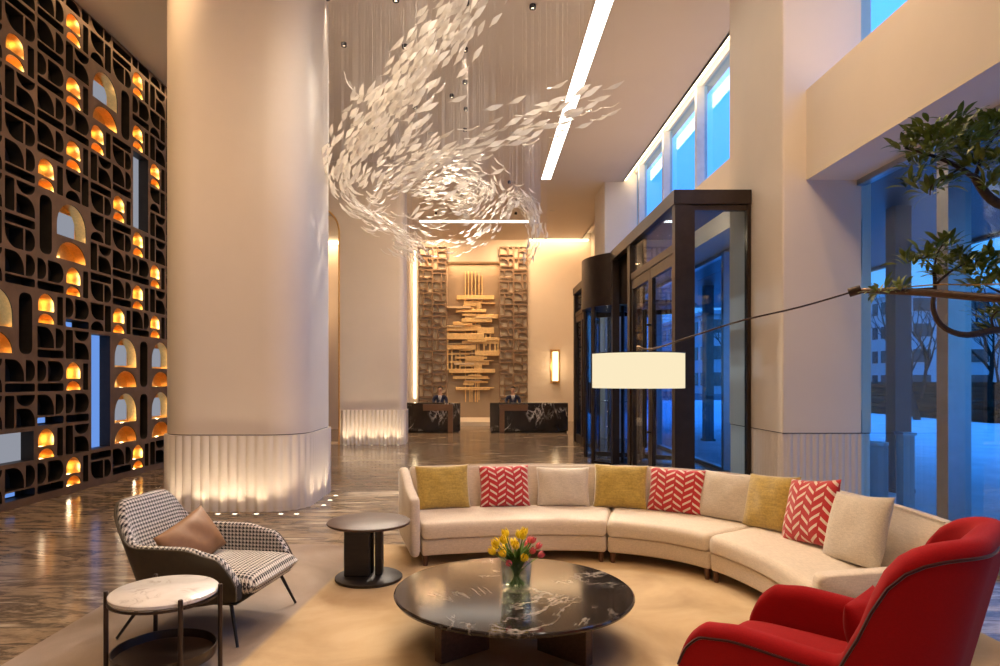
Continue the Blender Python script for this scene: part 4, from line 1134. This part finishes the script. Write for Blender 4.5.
def red_chair():
    c = thing('armchair', 'bright red wool wingback armchair seen from behind at the right', 'armchair', (1.62, 3.19, RZ), math.radians(134.6), world=False)
    path = u_path(.48, -.52, .46, .28)
    def top(p, s):
        return lerp_table([(-.52,1.18),(-.47,1.175),(-.41,1.15),(-.355,1.08),(-.31,.95),(-.275,.79),(-.25,.70),(-.20,.65),(.20,.665),(.36,.645),(.44,.58),(.48,.48)], p.x)
    bot = lambda p: .20
    lean = lambda p: lerp_table([(-.52,-.18),(-.3,-.06),(.0,0),(1,0)], p.x)
    bm, rows = shell(path, top, bot, lean, 0, .13, 1, .05, smooth=2)
    part('shell', bm, M['red_wool'], c, 60)
    rim = [r[14+1] + Vector((0,0,.0)) for r in rows]
    rim = [r[len(r)-15] for r in rows]
    part('piping', tube(NB(), rim, .007, 6), M['red_dark'], c)
    part('seat_base', cushion_block(-.40,.44,-.37,.37,.20,.32,.03), M['red_wool'], c, 60)
    part('seat_cushion', cushion_block(-.38,.50,-.325,.325,.315,.47,.05,1,.03), M['red_wool'], c, 60)
    for (x, y, fx, fy) in ((.36,-.38,.42,-.42), (.36,.38,.42,.42), (-.40,-.32,-.56,-.36), (-.40,.32,-.56,.36)):
        part('leg', tube(NB(), [(fx,fy,.008), (x,y,.21)], [.013,.02], 10), M['black_metal'], c)
    return c
red_chair()
d = Vector((-.702,.712,0))
pc = Vector((1.62,3.19,.66))-d*.22
pillow('lumbar_pillow', 'red cushion on the seat of the red wingback chair', M['red_wool'], tuple(pc), math.radians(134.6-90), math.radians(-16), 0, .42, .32, .14, 31)

# ------------------------------------------------------------------ arc floor lamp
def arc_lamp():
    s = thing('floor_lamp', 'arc floor lamp with glowing cream drum shade over the seating', 'floor lamp', (3.62, 3.35, 0))
    LY = 4.8; c = P(638, 370, LY); R = .325; z0, z1 = CH+(CY-388)/F*LY+.0, CH+(CY-353.5)/F*LY
    part('base', lathe(NB(), [(0,.002),(.24,.002),(.25,.015),(.25,.05),(.23,.06),(0,.06)], 40, (3.62,3.35,0)), M['black_metal'], s)
    part('post', tube(NB(), [(3.62,3.35,.06),(3.62,3.35,2.25)], .022, 14), M['bronze'], s)
    j = P(855, 291, 4.4); e = P(1000, 298.5, 3.88)
    tail = Vector((3.62,3.35,2.16)); far = e+(tail-e)*1.6
    pts = catmull([j, (j+e)/2+Vector((0,0,.012)), e, tail, far], 20)
    part('boom', tube(NB(), pts, [.012+.012*min(1,k/6) for k in range(21)], 12), M['brown_wood'], s)
    part('boom_joint', tube(NB(), [j+Vector((-.03,.02,-.01)), j+Vector((.03,-.02,.01))], .03, 12), M['bronze'], s)
    top = Vector((c.x, LY, z1+.03))
    a = catmull([j, P(800,307,4.5), P(740,321,4.62), P(690,337,4.72), P(652,349,4.8), top+Vector((0,0,.02)), top], 30)
    part('thin_arm', tube(NB(), a, .006, 8), M['bronze'], s)
    ca = catmull([j+Vector((0,0,.01)), P(900,287.5,4.22), P(940,284.5,4.08), P(1000,284,3.88), (3.62,3.35,2.34)], 16)
    part('cable', tube(NB(), ca, .004, 6), M['brass'], s)
    sh = part('lamp_shade', lathe(NB(), [(R,z0),(R,z1),(R-.006,z1),(R-.006,z0),(R,z0)], 64, (c.x,LY,0)), M['shade'], s)
    part('diffuser', lathe(NB(), [(0,z0+.02),(R-.008,z0+.02),(R-.008,z0+.026),(0,z0+.026)], 48, (c.x,LY,0)), M['shade'], sh)
    part('shade_rim', lathe(NB(), [(R+.001,z1-.004),(R+.003,z1-.004),(R+.003,z1+.002),(R-.006,z1+.002)], 64, (c.x,LY,0)), M['bronze'], sh)
    sp = NB()
    for k in range(3): aa = k*2*PI/3+.4; tube(sp, [(c.x,LY,z1-.0),(c.x+(R-.007)*math.cos(aa),LY+(R-.007)*math.sin(aa),z1-.01)], .004, 6)
    tube(sp, [(c.x,LY,z1-.12),(c.x,LY,z1+.03)], .012, 8)
    part('spider', sp, M['bronze'], sh)
    light('POINT', (c.x, LY, z0-.10), 22, WARM, shadow_soft_size=.2)
    light('POINT', (c.x, LY, z1+.08), 12, WARM, shadow_soft_size=.15)
arc_lamp()

# ------------------------------------------------------------------ indoor tree at the right
def tree():
    rnd = random.Random(5)
    base = Vector((4.1, 4.45, 0)); Yd = 4.25
    t = thing('potted_tree', 'leafy green indoor tree with twisted branches at the window', 'plant', tuple(base))
    part('planter', lathe(NB(), [(0,.002),(.24,.002),(.27,.03),(.30,.50),(.30,.53),(.27,.53),(.26,.46),(0,.46)], 40, tuple(base)), M['black_metal'], t)
    trunk = catmull([base+Vector((0,0,.46)), base+Vector((-.06,.03,1.1)), base+Vector((.05,-.08,1.7)), base+Vector((-.1,-.1,2.3)), base+Vector((-.25,-.15,2.9)), P(1002,205,4.3), P(975,178,4.3)], 40)
    part('trunk', tube(NB(), trunk, [.06-.035*k/40 for k in range(41)], 10), M['bark_in'], t)
    def br(pts, r0, r1, n=14):
        c = catmull(pts, n); part('branch', tube(NB(), c, [r0+(r1-r0)*k/n for k in range(n+1)], 8), M['bark_in'], t); return c
    tb = trunk[20]
    b1 = br([tb, P(1030,328,4.3), P(995,330,4.25), P(965,335,4.2), P(942,326,4.2), P(933,308,4.2), P(935,288,4.22), P(934,268,4.25)], .026, .010, 24)
    b2 = br([P(935,285,4.22), P(950,272,4.25), P(968,262,4.3)], .010, .005)
    b3 = br([P(934,268,4.25), P(922,258,4.25), P(908,262,4.25)], .007, .004)
    b4 = br([P(934,268,4.25), P(938,252,4.25), P(944,244,4.25)], .007, .004)
    b5 = br([P(935,288,4.22), P(905,290,4.2), P(878,293,4.2)], .007, .003)
    b6 = br([P(975,178,4.3), P(955,165,4.25), P(930,155,4.25), P(905,148,4.2)], .018, .006)
    b7 = br([P(960,168,4.25), P(945,178,4.2), P(932,186,4.2), P(930,195,4.2)], .008, .004)
    b8 = br([P(975,178,4.3), P(985,150,4.3), P(1000,130,4.3)], .014, .006)
    b9 = br([P(1020,300,4.3), P(1000,292,4.3), P(985,285,4.3)], .012, .005)
    b10 = br([P(995,330,4.25), P(992,318,4.25), P(1004,305,4.25)], .008, .004)
    b11 = br([P(945,160,4.25), P(940,142,4.25), P(934,130,4.25)], .008, .004)
    def leaves(center, r, n, flat=.55):
        bm = NB()
        for _ in range(n):
            o = Vector((rnd.gauss(0,1), rnd.gauss(0,1), rnd.gauss(0,1)*flat)); o = o.normalized()*r*rnd.random()**.5; o.z *= flat
            p = center+o
            d = (o+Vector((rnd.uniform(-.3,.3), rnd.uniform(-.3,.3), rnd.uniform(0,.6)))*r).normalized(); L = rnd.uniform(.06,.12); wd = rnd.uniform(.011,.018)
            sd = d.cross(Vector((rnd.uniform(-.3,.3),rnd.uniform(-.3,.3),1))).normalized(); up = sd.cross(d)
            def fn(u, v, p=p, d=d, sd=sd, up=up, L=L, wd=wd): return p+d*L*v+sd*(2*u-1)*wd*math.sin(PI*min(1,.06+v*.94))**.8+up*(.25*L*(v-v*v)*2+.15*wd*abs(2*u-1))
            grid(bm, fn, 2, 5)
        return bm
    tufts = [(944,246,.09,34),(928,255,.10,40),(912,262,.08,26),(958,262,.13,60),(975,270,.14,64),(945,275,.08,22),(990,262,.15,66),(985,285,.10,36),(900,290,.05,12),(880,291,.06,16),(1004,280,.14,60),
             (905,148,.07,20),(918,140,.09,30),(935,130,.11,40),(950,140,.13,60),(930,152,.11,48),(965,150,.14,66),(985,135,.16,80),(1000,125,.16,80),(975,165,.12,44),(1004,160,.16,70),(958,122,.08,20),
             (922,165,.09,32),(912,185,.06,18),(930,190,.08,26),(944,182,.07,20),(990,318,.08,24),(1008,310,.12,40),(990,185,.10,26),(1004,330,.10,26)]
    for x, y, r, n in tufts: part('foliage', leaves(P(x, y, 4.25+rnd.uniform(-.12,.12)), r, n), M['leaf_green'], t, 180)
tree()

# ------------------------------------------------------------------ chandelier of leaf shaped glass pieces
def chandelier():
    rnd = random.Random(9)
    S = [([(500,-70,7.6),(474,-10,8.0),(444,30,8.5),(414,68,9.0),(382,105,9.5),(354,140,10),(338,172,10.5),(348,198,11),(388,222,11.5),(440,238,12)], (.36,.32), 290, 1.0),
         ([(625,92,9.8),(575,113,10.2),(530,130,10.5),(480,150,10.8),(440,166,11),(408,184,11.3),(390,202,11.5)], (.34,.60), 125, 1.1),
         ([(372,200,10.8),(400,186,11.2),(432,178,11.6),(468,176,12),(492,192,12.3),(470,214,12.3),(430,224,12)], (.40,.42), 260, .72),
         ([(395,226,11.8),(430,246,12.2),(470,240,12.6),(500,212,13),(516,196,13.3),(530,206,13.5),(536,228,13.6),(529,262,13.6)], (.26,.16), 190, .72),
         ([(478,-20,8),(462,25,8.5),(440,60,8.9),(412,98,9.3),(388,130,9.8),(368,160,10.3),(360,190,10.8)], (.34,.30), 110, 1.0),
         ([(342,70,9),(358,95,9.2),(345,112,9.6),(334,135,10),(331,165,10.3)], (.05,.10), 10, 1.0),
         ([(512,197,13.4),(530,210,13.5),(537,234,13.6),(528,264,13.6)], (.2,.14), 80, .66),
         ([(395,240,12),(410,250,12.2),(418,262,12.3)], (.32,.26), 100, .7),
         ([(348,205,11.4),(375,222,11.8),(410,240,12.2)], (.14,.2), 50, .9),
         ([(440,140,10.9),(420,156,11),(385,180,11.3),(370,200,11.6)], (.3,.4), 90, .85),
         ([(420,205,11.8),(470,200,12.2),(445,190,12)], (.42,.42), 120, .7)]
    pieces = []
    for path, (r0, r1), n, sc in S:
        c = catmull([P(*q) for q in path], 120)
        L = sum((c[i+1]-c[i]).length for i in range(120)); per = max(3, int(L/.42)); left = n
        while left > 0:
            off = (rnd.gauss(0,.5), rnd.gauss(0,.5)); t0 = rnd.random()*.75-.1; t1 = t0+rnd.uniform(.25,.6); m = max(2, int(per*(t1-t0)*1.15)); left -= m
            for k in range(m):
                f = t0+(t1-t0)*(k+.5*rnd.random())/m
                if not 0 <= f < 1: left += 1; continue
                i = min(int(f*120), 119); fr = f*120-i
                tg = (c[i+1]-c[i]).normalized(); a = tg.orthogonal().normalized(); b = tg.cross(a)
                if a.z < 0: a, b = -a, -b
                r = r0+(r1-r0)*f
                p = c[i].lerp(c[i+1], fr)+(a*off[0]+b*off[1])*r+Vector((rnd.gauss(0,.03),rnd.gauss(0,.03),rnd.gauss(0,.03)))
                d = (tg+Vector((rnd.gauss(0,.10),rnd.gauss(0,.10),rnd.gauss(0,.09)))).normalized()
                pieces.append((p, d, rnd.uniform(.75,1.1)*sc, rnd.uniform(-.7,.7)))
    g = thing('chandelier', 'huge swirling chandelier of white leaf shaped glass pieces', 'chandelier', (0, 11, CZ-.01))
    prof = [(-.5,.004,.02),(-.36,.016,.012),(-.22,.028,.0),(-.05,.036,-.006),(.1,.030,-.003),(.24,.015,.006),(.36,.009,.016),(.5,.003,.03)]
    LEN = .30
    def piece_geo(bm, mtx):
        top = []; 
        for s in (-1, 1):
            pass
        rr = []
        for x, wd, z in prof:
            rr.append([mtx @ Vector((x*LEN, -wd, z+.004)), mtx @ Vector((x*LEN, 0, z+.010)), mtx @ Vector((x*LEN, wd, z-.002)), mtx @ Vector((x*LEN, 0, z+.003))])
        rings(bm, rr)
    def mtx(p, d, s, roll):
        up = Vector((0,0,1)); sd = up.cross(d)
        sd = sd.normalized() if sd.length > 1e-3 else Vector((0,1,0)); u2 = d.cross(sd)
        R = Matrix((d, sd, u2)).transposed().to_4x4()
        return Matrix.Translation(p) @ R @ Matrix.Rotation(roll+.6,4,'X') @ Matrix.Scale(s,4)
    order = sorted(range(len(pieces)), key=lambda i: pieces[i][0].y)
    first = set(order[:100]); og = ORIG[g.name]
    bm = NB(); piece_geo(bm, Matrix.Identity(4)); me = mesh('glass_leaf', bm, M['leaf_glass'], 60)
    bm = NB()
    for i, (p, d, s, ro) in enumerate(pieces):
        if i in first:
            o = link(bpy.data.objects.new('glass_leaf', me)); o.parent = g; o.matrix_local = Matrix.Translation(-og) @ mtx(p, d, s, ro)
        else: piece_geo(bm, mtx(p, d, s, ro))
    part('glass_leaves', bm, M['leaf_glass'], g, 60, kind='stuff')
    wb = NB()
    for p, d, s, ro in pieces[::2]:
        r = .0007; v0 = [wb.verts.new((p.x+r*math.cos(a), p.y+r*math.sin(a), p.z)) for a in (0, 2.1, 4.2)]; v1 = [wb.verts.new((v.co.x, v.co.y, CZ-.005)) for v in v0]
        for j in range(3): wb.faces.new((v0[j], v0[(j+1)%3], v1[(j+1)%3], v1[j]))
    part('hanging_wires', wb, M['wire'], g, 0, kind='stuff')
    pl = NB(); box(pl, -2.5, 1.9, 7.2, 14.2, CZ-.006, CZ-.0015); part('ceiling_plate', pl, M['ceiling'], g, 0)
chandelier()

# spots in the ceiling round the chandelier
def spots():
    xs = [(329,0),(344,42),(397,2),(466,5),(532,9),(405,44),(465,47),(415,105),(465,80),(466,107),(373,127),(465,128)]
    tgt = [P(360,150,10.5),P(350,150,10.2),P(400,70,9),P(440,40,8.6),P(560,122,10.3),P(380,100,9.4),P(470,170,12),P(420,200,12),P(480,190,12),P(430,210,12),P(345,160,10.4),P(520,210,13.3)]
    for i, ((px, py), tg) in enumerate(zip(xs, tgt)):
        Yd = (CZ-CH)*F/(CY-py); x = (px-CX)/F*Yd
        if py < 10: Yd -= .15
        loc = Vector((x, Yd, CZ-.16))
        s = thing('chandelier_spotlight', 'small black ceiling spotlight above the glass chandelier', 'spotlight', (x, Yd, CZ-.16), 0, 'spotlights round the chandelier')
        part('can', lathe(NB(), [(.03,.08),(.05,.08),(.055,.09),(.055,.14),(.03,.157),(0,.157),(0,.15),(.03,.10),(.03,.08)], 16, tuple(loc)), M['black_metal'], s)
        part('lens', lathe(NB(), [(0,.10),(.03,.10),(.03,.105),(0,.105)], 12, tuple(loc)), M['puck'], s)
        l = light('SPOT', tuple(loc+Vector((0,0,.06))), 380 if i == 0 else 1400, (1,.86,.70), spot_size=math.radians(46), spot_blend=.7, shadow_soft_size=.05); aim(l, tg)
spots()

# floor uplights
def pucks():
    pts = []
    for px in (217,238,255,277,302,318): pts.append((-4.47+(px-165)/152*2.0, 8.93, 'near'))
    pts += [(-2.24, 9.55, 'near'), (-2.24, 9.95,'near'), (-2.24,10.35,'near'), (-4.17, 8.93, 'near')]
    for k in range(5): pts.append((-3.7+k*.36, 18.36, 'far'))
    for k, (x, y, w) in enumerate(pts):
        s = thing('floor_uplight', 'small round uplight in the floor at the foot of the near column' if w == 'near' else 'small round uplight in the floor at the far fluted wall', 'uplight', (x, y, 0), 0, 'uplights at the near column' if w == 'near' else 'uplights at the far wall')
        part('rim', lathe(NB(), [(.03,.001),(.045,.001),(.042,.008),(.03,.008)], 16, (x,y,0)), M['steel'], s)
        part('lens', lathe(NB(), [(0,.004),(.03,.004),(.03,.006),(0,.006)], 12, (x,y,0)), M['puck'], s)
        l = light('SPOT', (x, y, .012), 17 if w == 'near' else 24, (1,.78,.52), spot_size=math.radians(95), spot_blend=.9, shadow_soft_size=.03)
        aim(l, (x-.12, y, .7) if x > -2.3 and w == 'near' else (x, y+.12, .7))
pucks()

# warm fill light from added downlights
def fill_downlights():
    n = 0
    for x in (-4.6, -1.6, 1.0, 3.2):
        for y in (-3.5, 0.0, 3.2, 6.2):
            s = thing('downlight', 'added unseen recessed downlight over the seating area', 'downlight', (x, y, CZ-.01), 0, 'downlights over the seating area')
            part('rim', lathe(NB(), [(.06,.0),(.085,.0),(.085,.009),(.06,.009)], 20, (x,y,CZ-.01)), M['white_frame'], s)
            part('lens', lathe(NB(), [(0,.004),(.06,.004),(.06,.007),(0,.007)], 16, (x,y,CZ-.01)), M['puck'], s)
            light('SPOT', (x, y, CZ-.03), 235 if not (x > 2 and y < 3) and not (x > 0 and y < 0) else 40, WARM, spot_size=math.radians(110), spot_blend=.8, shadow_soft_size=.12)
    for x, y in ((-5.3, 13.0), (-5.3, 10.0), (-1.2, 16.5), (.8, 16.5), (-1.2, 20.0), (1.0, 20.5), (2.6, 24.0), (-2.0, 24.0)):  # added fill lamps, lenses coloured like the ceiling
        s = thing('downlight', 'added recessed downlight over the marble floor', 'downlight', (x, y, CZ-.01), 0, 'downlights over the marble floor')
        part('rim', lathe(NB(), [(.06,.0),(.085,.0),(.085,.009),(.06,.009)], 20, (x,y,CZ-.01)), M['white_frame'], s)
        part('lens', lathe(NB(), [(0,.004),(.06,.004),(.06,.007),(0,.007)], 16, (x,y,CZ-.01)), M['ceiling'], s)
        light('SPOT', (x, y, CZ-.03), 200, WARM, spot_size=math.radians(100), spot_blend=.8, shadow_soft_size=.1)
fill_downlights()
def added_washers():  # lamps added only to brighten columns, walls and desks
    for x, y, tgt, e in ((-3.4,3.6,(-3.4,9.1,3.4),620), (-2.4,3.8,(-3.2,9.1,5.6),300), (-4.2,6.0,(-6.5,10.8,3.2),300), (-4.0,8.0,(-6.5,12.6,5.0),200), (1.5,4.8,(3.83,9.4,4.6),300), (1.2,5.0,(4.13,6.6,4.9),160), (-.6,14.2,(-2.9,18.6,4.0),600), (1.2,22.5,(3.2,29,3.2),300), (-1.6,24.2,(-2.05,29,4.0),330), (1.3,24.2,(1.45,29,4.0),330), (-.4,20.4,(-1.4,24,1.2),420), (.9,20.4,(1.2,24,1.2),420)):
        s = thing('added_washer', 'added fill lamp turned towards a wall', 'ceiling lamp', (x, y, CZ-.09), 0, 'added wall fill lamps')
        part('can', lathe(NB(), [(.03,.0),(.05,.0),(.05,.06),(.03,.088),(0,.088),(0,.06),(.03,.02),(.03,0)], 16, (x,y,CZ-.09)), M['black_metal'], s)
        part('lens', lathe(NB(), [(0,.02),(.03,.02),(.03,.025),(0,.025)], 12, (x,y,CZ-.09)), M['puck'], s)
        l = light('SPOT', (x, y, CZ-.10), e, WARM, spot_size=math.radians(80), spot_blend=1.0, shadow_soft_size=.1); aim(l, tgt)
added_washers()
def chandelier_fill_lamps():  # added lamps that brighten the glass pieces from the front
    for x, y, tgt, e in ((.9,4.6,(-.9,9.6,5.9),700), (-1.4,4.8,(-1.4,10.2,5.0),650), (1.3,6.6,(.4,10.8,5.2),600), (-.4,6.2,(-.4,11.6,4.6),700)):
        s = thing('chandelier_spotlight', 'added unseen lamp turned towards the chandelier', 'ceiling lamp', (x, y, CZ-.09), 0, 'added fill lamps for the chandelier')
        part('can', lathe(NB(), [(.03,.0),(.05,.0),(.05,.06),(.03,.088),(0,.088),(0,.06),(.03,.02),(.03,0)], 16, (x,y,CZ-.09)), M['black_metal'], s)
        part('lens', lathe(NB(), [(0,.02),(.03,.02),(.03,.025),(0,.025)], 12, (x,y,CZ-.09)), M['puck'], s)
        l = light('SPOT', (x, y, CZ-.10), e, (1,.86,.70), spot_size=math.radians(46), spot_blend=1.0, shadow_soft_size=.1); aim(l, tgt)
chandelier_fill_lamps()
light('AREA', (3.3, 14.2, 4.6), 45, WARM, (PI,0,0), shape='RECTANGLE', size=.5, size_y=8)  # added uplight above the entrance box, brightens the ceiling
# added area lamps brighten the ceiling from the beams and the entrance box
light('AREA', (4.35, 14.5, 5.55), 30, WARM, (PI,0,0), shape='RECTANGLE', size=.2, size_y=9)
light('AREA', (4.35, 4.0, 5.55), 40, WARM, (PI,0,0), shape='RECTANGLE', size=.2, size_y=8)

# ------------------------------------------------------------------ outside
structure('pavement', box(NB(), 4.95, 24, -30, 60, -.14, -.02), M['paving'], 'pale stone forecourt outside the windows', 'pavement')
structure('road', box(NB(), 24, 44, -60, 160, -.2, -.06), M['asphalt'], 'dark road beyond the forecourt', 'road')
structure('ground', box(NB(), 44, 300, -100, 300, -.2, -.05), M['asphalt'], 'dark ground beyond the road', 'ground')
structure('ground_far', box(NB(), -20, 24, 60, 300, -.2, -.05), M['asphalt'], 'dark ground past the forecourt', 'ground')
cn = thing('entrance_canopy', 'dark flat canopy over the forecourt outside the glass', 'canopy', (7.5, 12, 4.6))
part('slab', box(NB(), 4.98, 9.9, -10, 26, 4.62, 4.9), M['dark_soffit'], cn, 0)
part('edge_fascia', box(NB(), 9.86, 9.98, -10, 26, 4.55, 4.98), M['dark_soffit'], cn, 0)
for k, y in enumerate((10.9, 20.0, 2.0)):
    q = thing('canopy_column', ('dark square post under the canopy seen through the tall window','dark square post under the far end of the canopy','dark square post under the near end of the canopy')[k], 'post', (6.84, y, -.02))
    part('shaft', box(NB(), 6.71, 6.97, y-.13, y+.13, .04, 4.62), M['dark_soffit'], q, 0)
    part('foot', box(NB(), 6.67, 7.01, y-.17, y+.17, -.02, .04), M['dark_soffit'], q, 0)
M['teal'] = plain('blue_grey_planter', (.25,.33,.36), .5, var=.1)
q = thing('outdoor_bin', 'pale blue grey round bin outside the window by the pillar', 'bin', (5.72, 9.7, -.02))
part('body', lathe(NB(), [(0,0),(.18,0),(.19,.02),(.19,.86),(.17,.88),(0,.88)], 32, (5.72,9.7,-.02)), M['teal'], q)
part('rim', lathe(NB(), [(.17,.88),(.195,.88),(.195,.92),(.12,.92),(.11,.90)], 32, (5.72,9.7,-.02)), M['steel'], q)
q = thing('outdoor_ashtray', 'slim pale post ashtray next to the round bin outside', 'ashtray', (6.03, 9.45, -.02))
part('body', box(NB(), 5.95, 6.11, 9.37, 9.53, -.0, 1.02), M['teal'], q, 0)
part('cap', box(NB(), 5.93, 6.13, 9.35, 9.55, 1.02, 1.06), M['steel'], q, 0)
part('foot', box(NB(), 5.93, 6.13, 9.35, 9.55, -.02, .0), M['steel'], q, 0)
def street_lamp(x, y, label, group):
    q = thing('street_lamp', label, 'street lamp', (x, y, -.02), 0, group)
    part('pole', tube(NB(), [(x,y,-.02),(x,y,6.0),(x+.1,y,6.35),(x+.5,y,6.5)], [.09,.06,.055,.05], 10), M['steel'], q)
    part('lamp_head', box(NB(), x+.5, x+1.6, y-.12, y+.12, 6.44, 6.54), M['steel'], q, 0)
street_lamp(20.6, 36.0, 'street lamp with horizontal head seen through the left window bay', 'street lamps')
def hedge(x0, x1, y0, y1, h, label):
    rnd = random.Random(int(x0*7+y0)); bm = NB(); box(bm, x0, x1, y0, y1, -.05, h)
    bmesh.ops.subdivide_edges(bm, edges=bm.edges[:], cuts=14, use_grid_fill=True)
    for v in bm.verts:
        if v.co.z > .1: v.co += Vector((rnd.uniform(-.12,.12), rnd.uniform(-.12,.12), rnd.uniform(-.12,.12)))
    solo('hedge', bm, M['hedge'], label, 'hedge', group='hedges by the road')
hedge(21.5, 23.0, 28, 50, .8, 'low clipped dark hedge along the near kerb of the road')
hedge(44.5, 46, 30, 84, 1.5, 'dark hedge on the far side of the road')
hedge(21.5, 23.0, 2, 26.5, .8, 'low dark hedge nearer along the kerb')
def bare_tree(x, y, h, seed, label):
    rnd = random.Random(seed); q = thing('bare_tree', label, 'tree', (x, y, -.05), 0, 'bare trees beyond the forecourt')
    trunk = NB(); twigs = NB()
    def grow(p, d, L, r, lev):
        n = 4; pts = [p]; dd = d
        for k in range(n):
            dd = (dd+Vector((rnd.gauss(0,.10),rnd.gauss(0,.10),rnd.gauss(0,.06)+.03))).normalized(); pts.append(pts[-1]+dd*L/n)
        tube(trunk if lev == 0 else twigs, pts, [r*(1-.5*k/n) for k in range(n+1)], 6 if lev < 2 else 4)
        if lev < 4:
            for k in range(4 if lev == 0 else 3):
                q_ = pts[rnd.randint(2, n)] if k else pts[-1]
                a = rnd.random()*2*PI; sp = rnd.uniform(.35,.75)
                nd = (dd+Vector((math.cos(a)*sp, math.sin(a)*sp, .15))).normalized()
                grow(q_, nd, L*rnd.uniform(.55,.75), r*.5, lev+1)
    grow(Vector((x,y,-.05)), Vector((0,0,1)), h*.36, .16, 0)
    part('trunk', trunk, M['bark'], q, 60); part('branches', twigs, M['bark'], q, 60)
for k, (x, y, h, lab) in enumerate(((20.0,30.5,7.5,'bare winter tree seen left of the window mullion'),(25.5,33.5,8.5,'bare winter tree seen right of the window mullion'),(20.0,24.5,8,'taller bare winter tree further right outside'),
                        (29,44,9,'bare winter tree in front of the pale office block'),(48.5,62,10,'bare winter tree across the road'),(16.0,42,8,'bare winter tree seen past the canopy post'),(15,38,7.5,'bare winter tree seen through the entrance glass'))):
    bare_tree(x, y, h, 40+k, lab)
def building(x0, x1, y0, y1, h, label, floors, bays, seed):
    q = thing('office_building', label, 'building', ((x0+x1)/2, (y0+y1)/2, -.05), 0, 'buildings across the road')
    part('walls', box(NB(), x0, x1, y0, y1, -.05, h), M['concrete'], q, 0)
    part('roof_edge', box(NB(), x0-.3, x1+.3, y0-.3, y1+.3, h, h+.5), M['concrete'], q, 0)
    fh = h/floors; bw = (x1-x0)/bays; bd = (y1-y0)/bays
    for f in range(floors):
        wv = NB()
        for b in range(bays):
            box(wv, x0+b*bw+bw*.2, x0+(b+1)*bw-bw*.2, y0-.08, y0+.05, f*fh+fh*.3, f*fh+fh*.8)
            box(wv, x0-.08, x0+.05, y0+b*bd+bd*.2, y0+(b+1)*bd-bd*.2, f*fh+fh*.3, f*fh+fh*.8)
        part('window_row', wv, M['dark_win'], q, 0)
M['dark_win'] = plain('dark_office_window', (.03,.04,.05), .15, var=.1)
building(50, 84, 78, 96, 12, 'pale low office block across the road', 4, 10, 1)
building(30, 47, 88, 110, 10.5, 'smaller pale block left of the office block across the road', 3, 7, 2)
building(88, 114, 76, 92, 9.5, 'long pale building at the right across the road', 3, 9, 3)
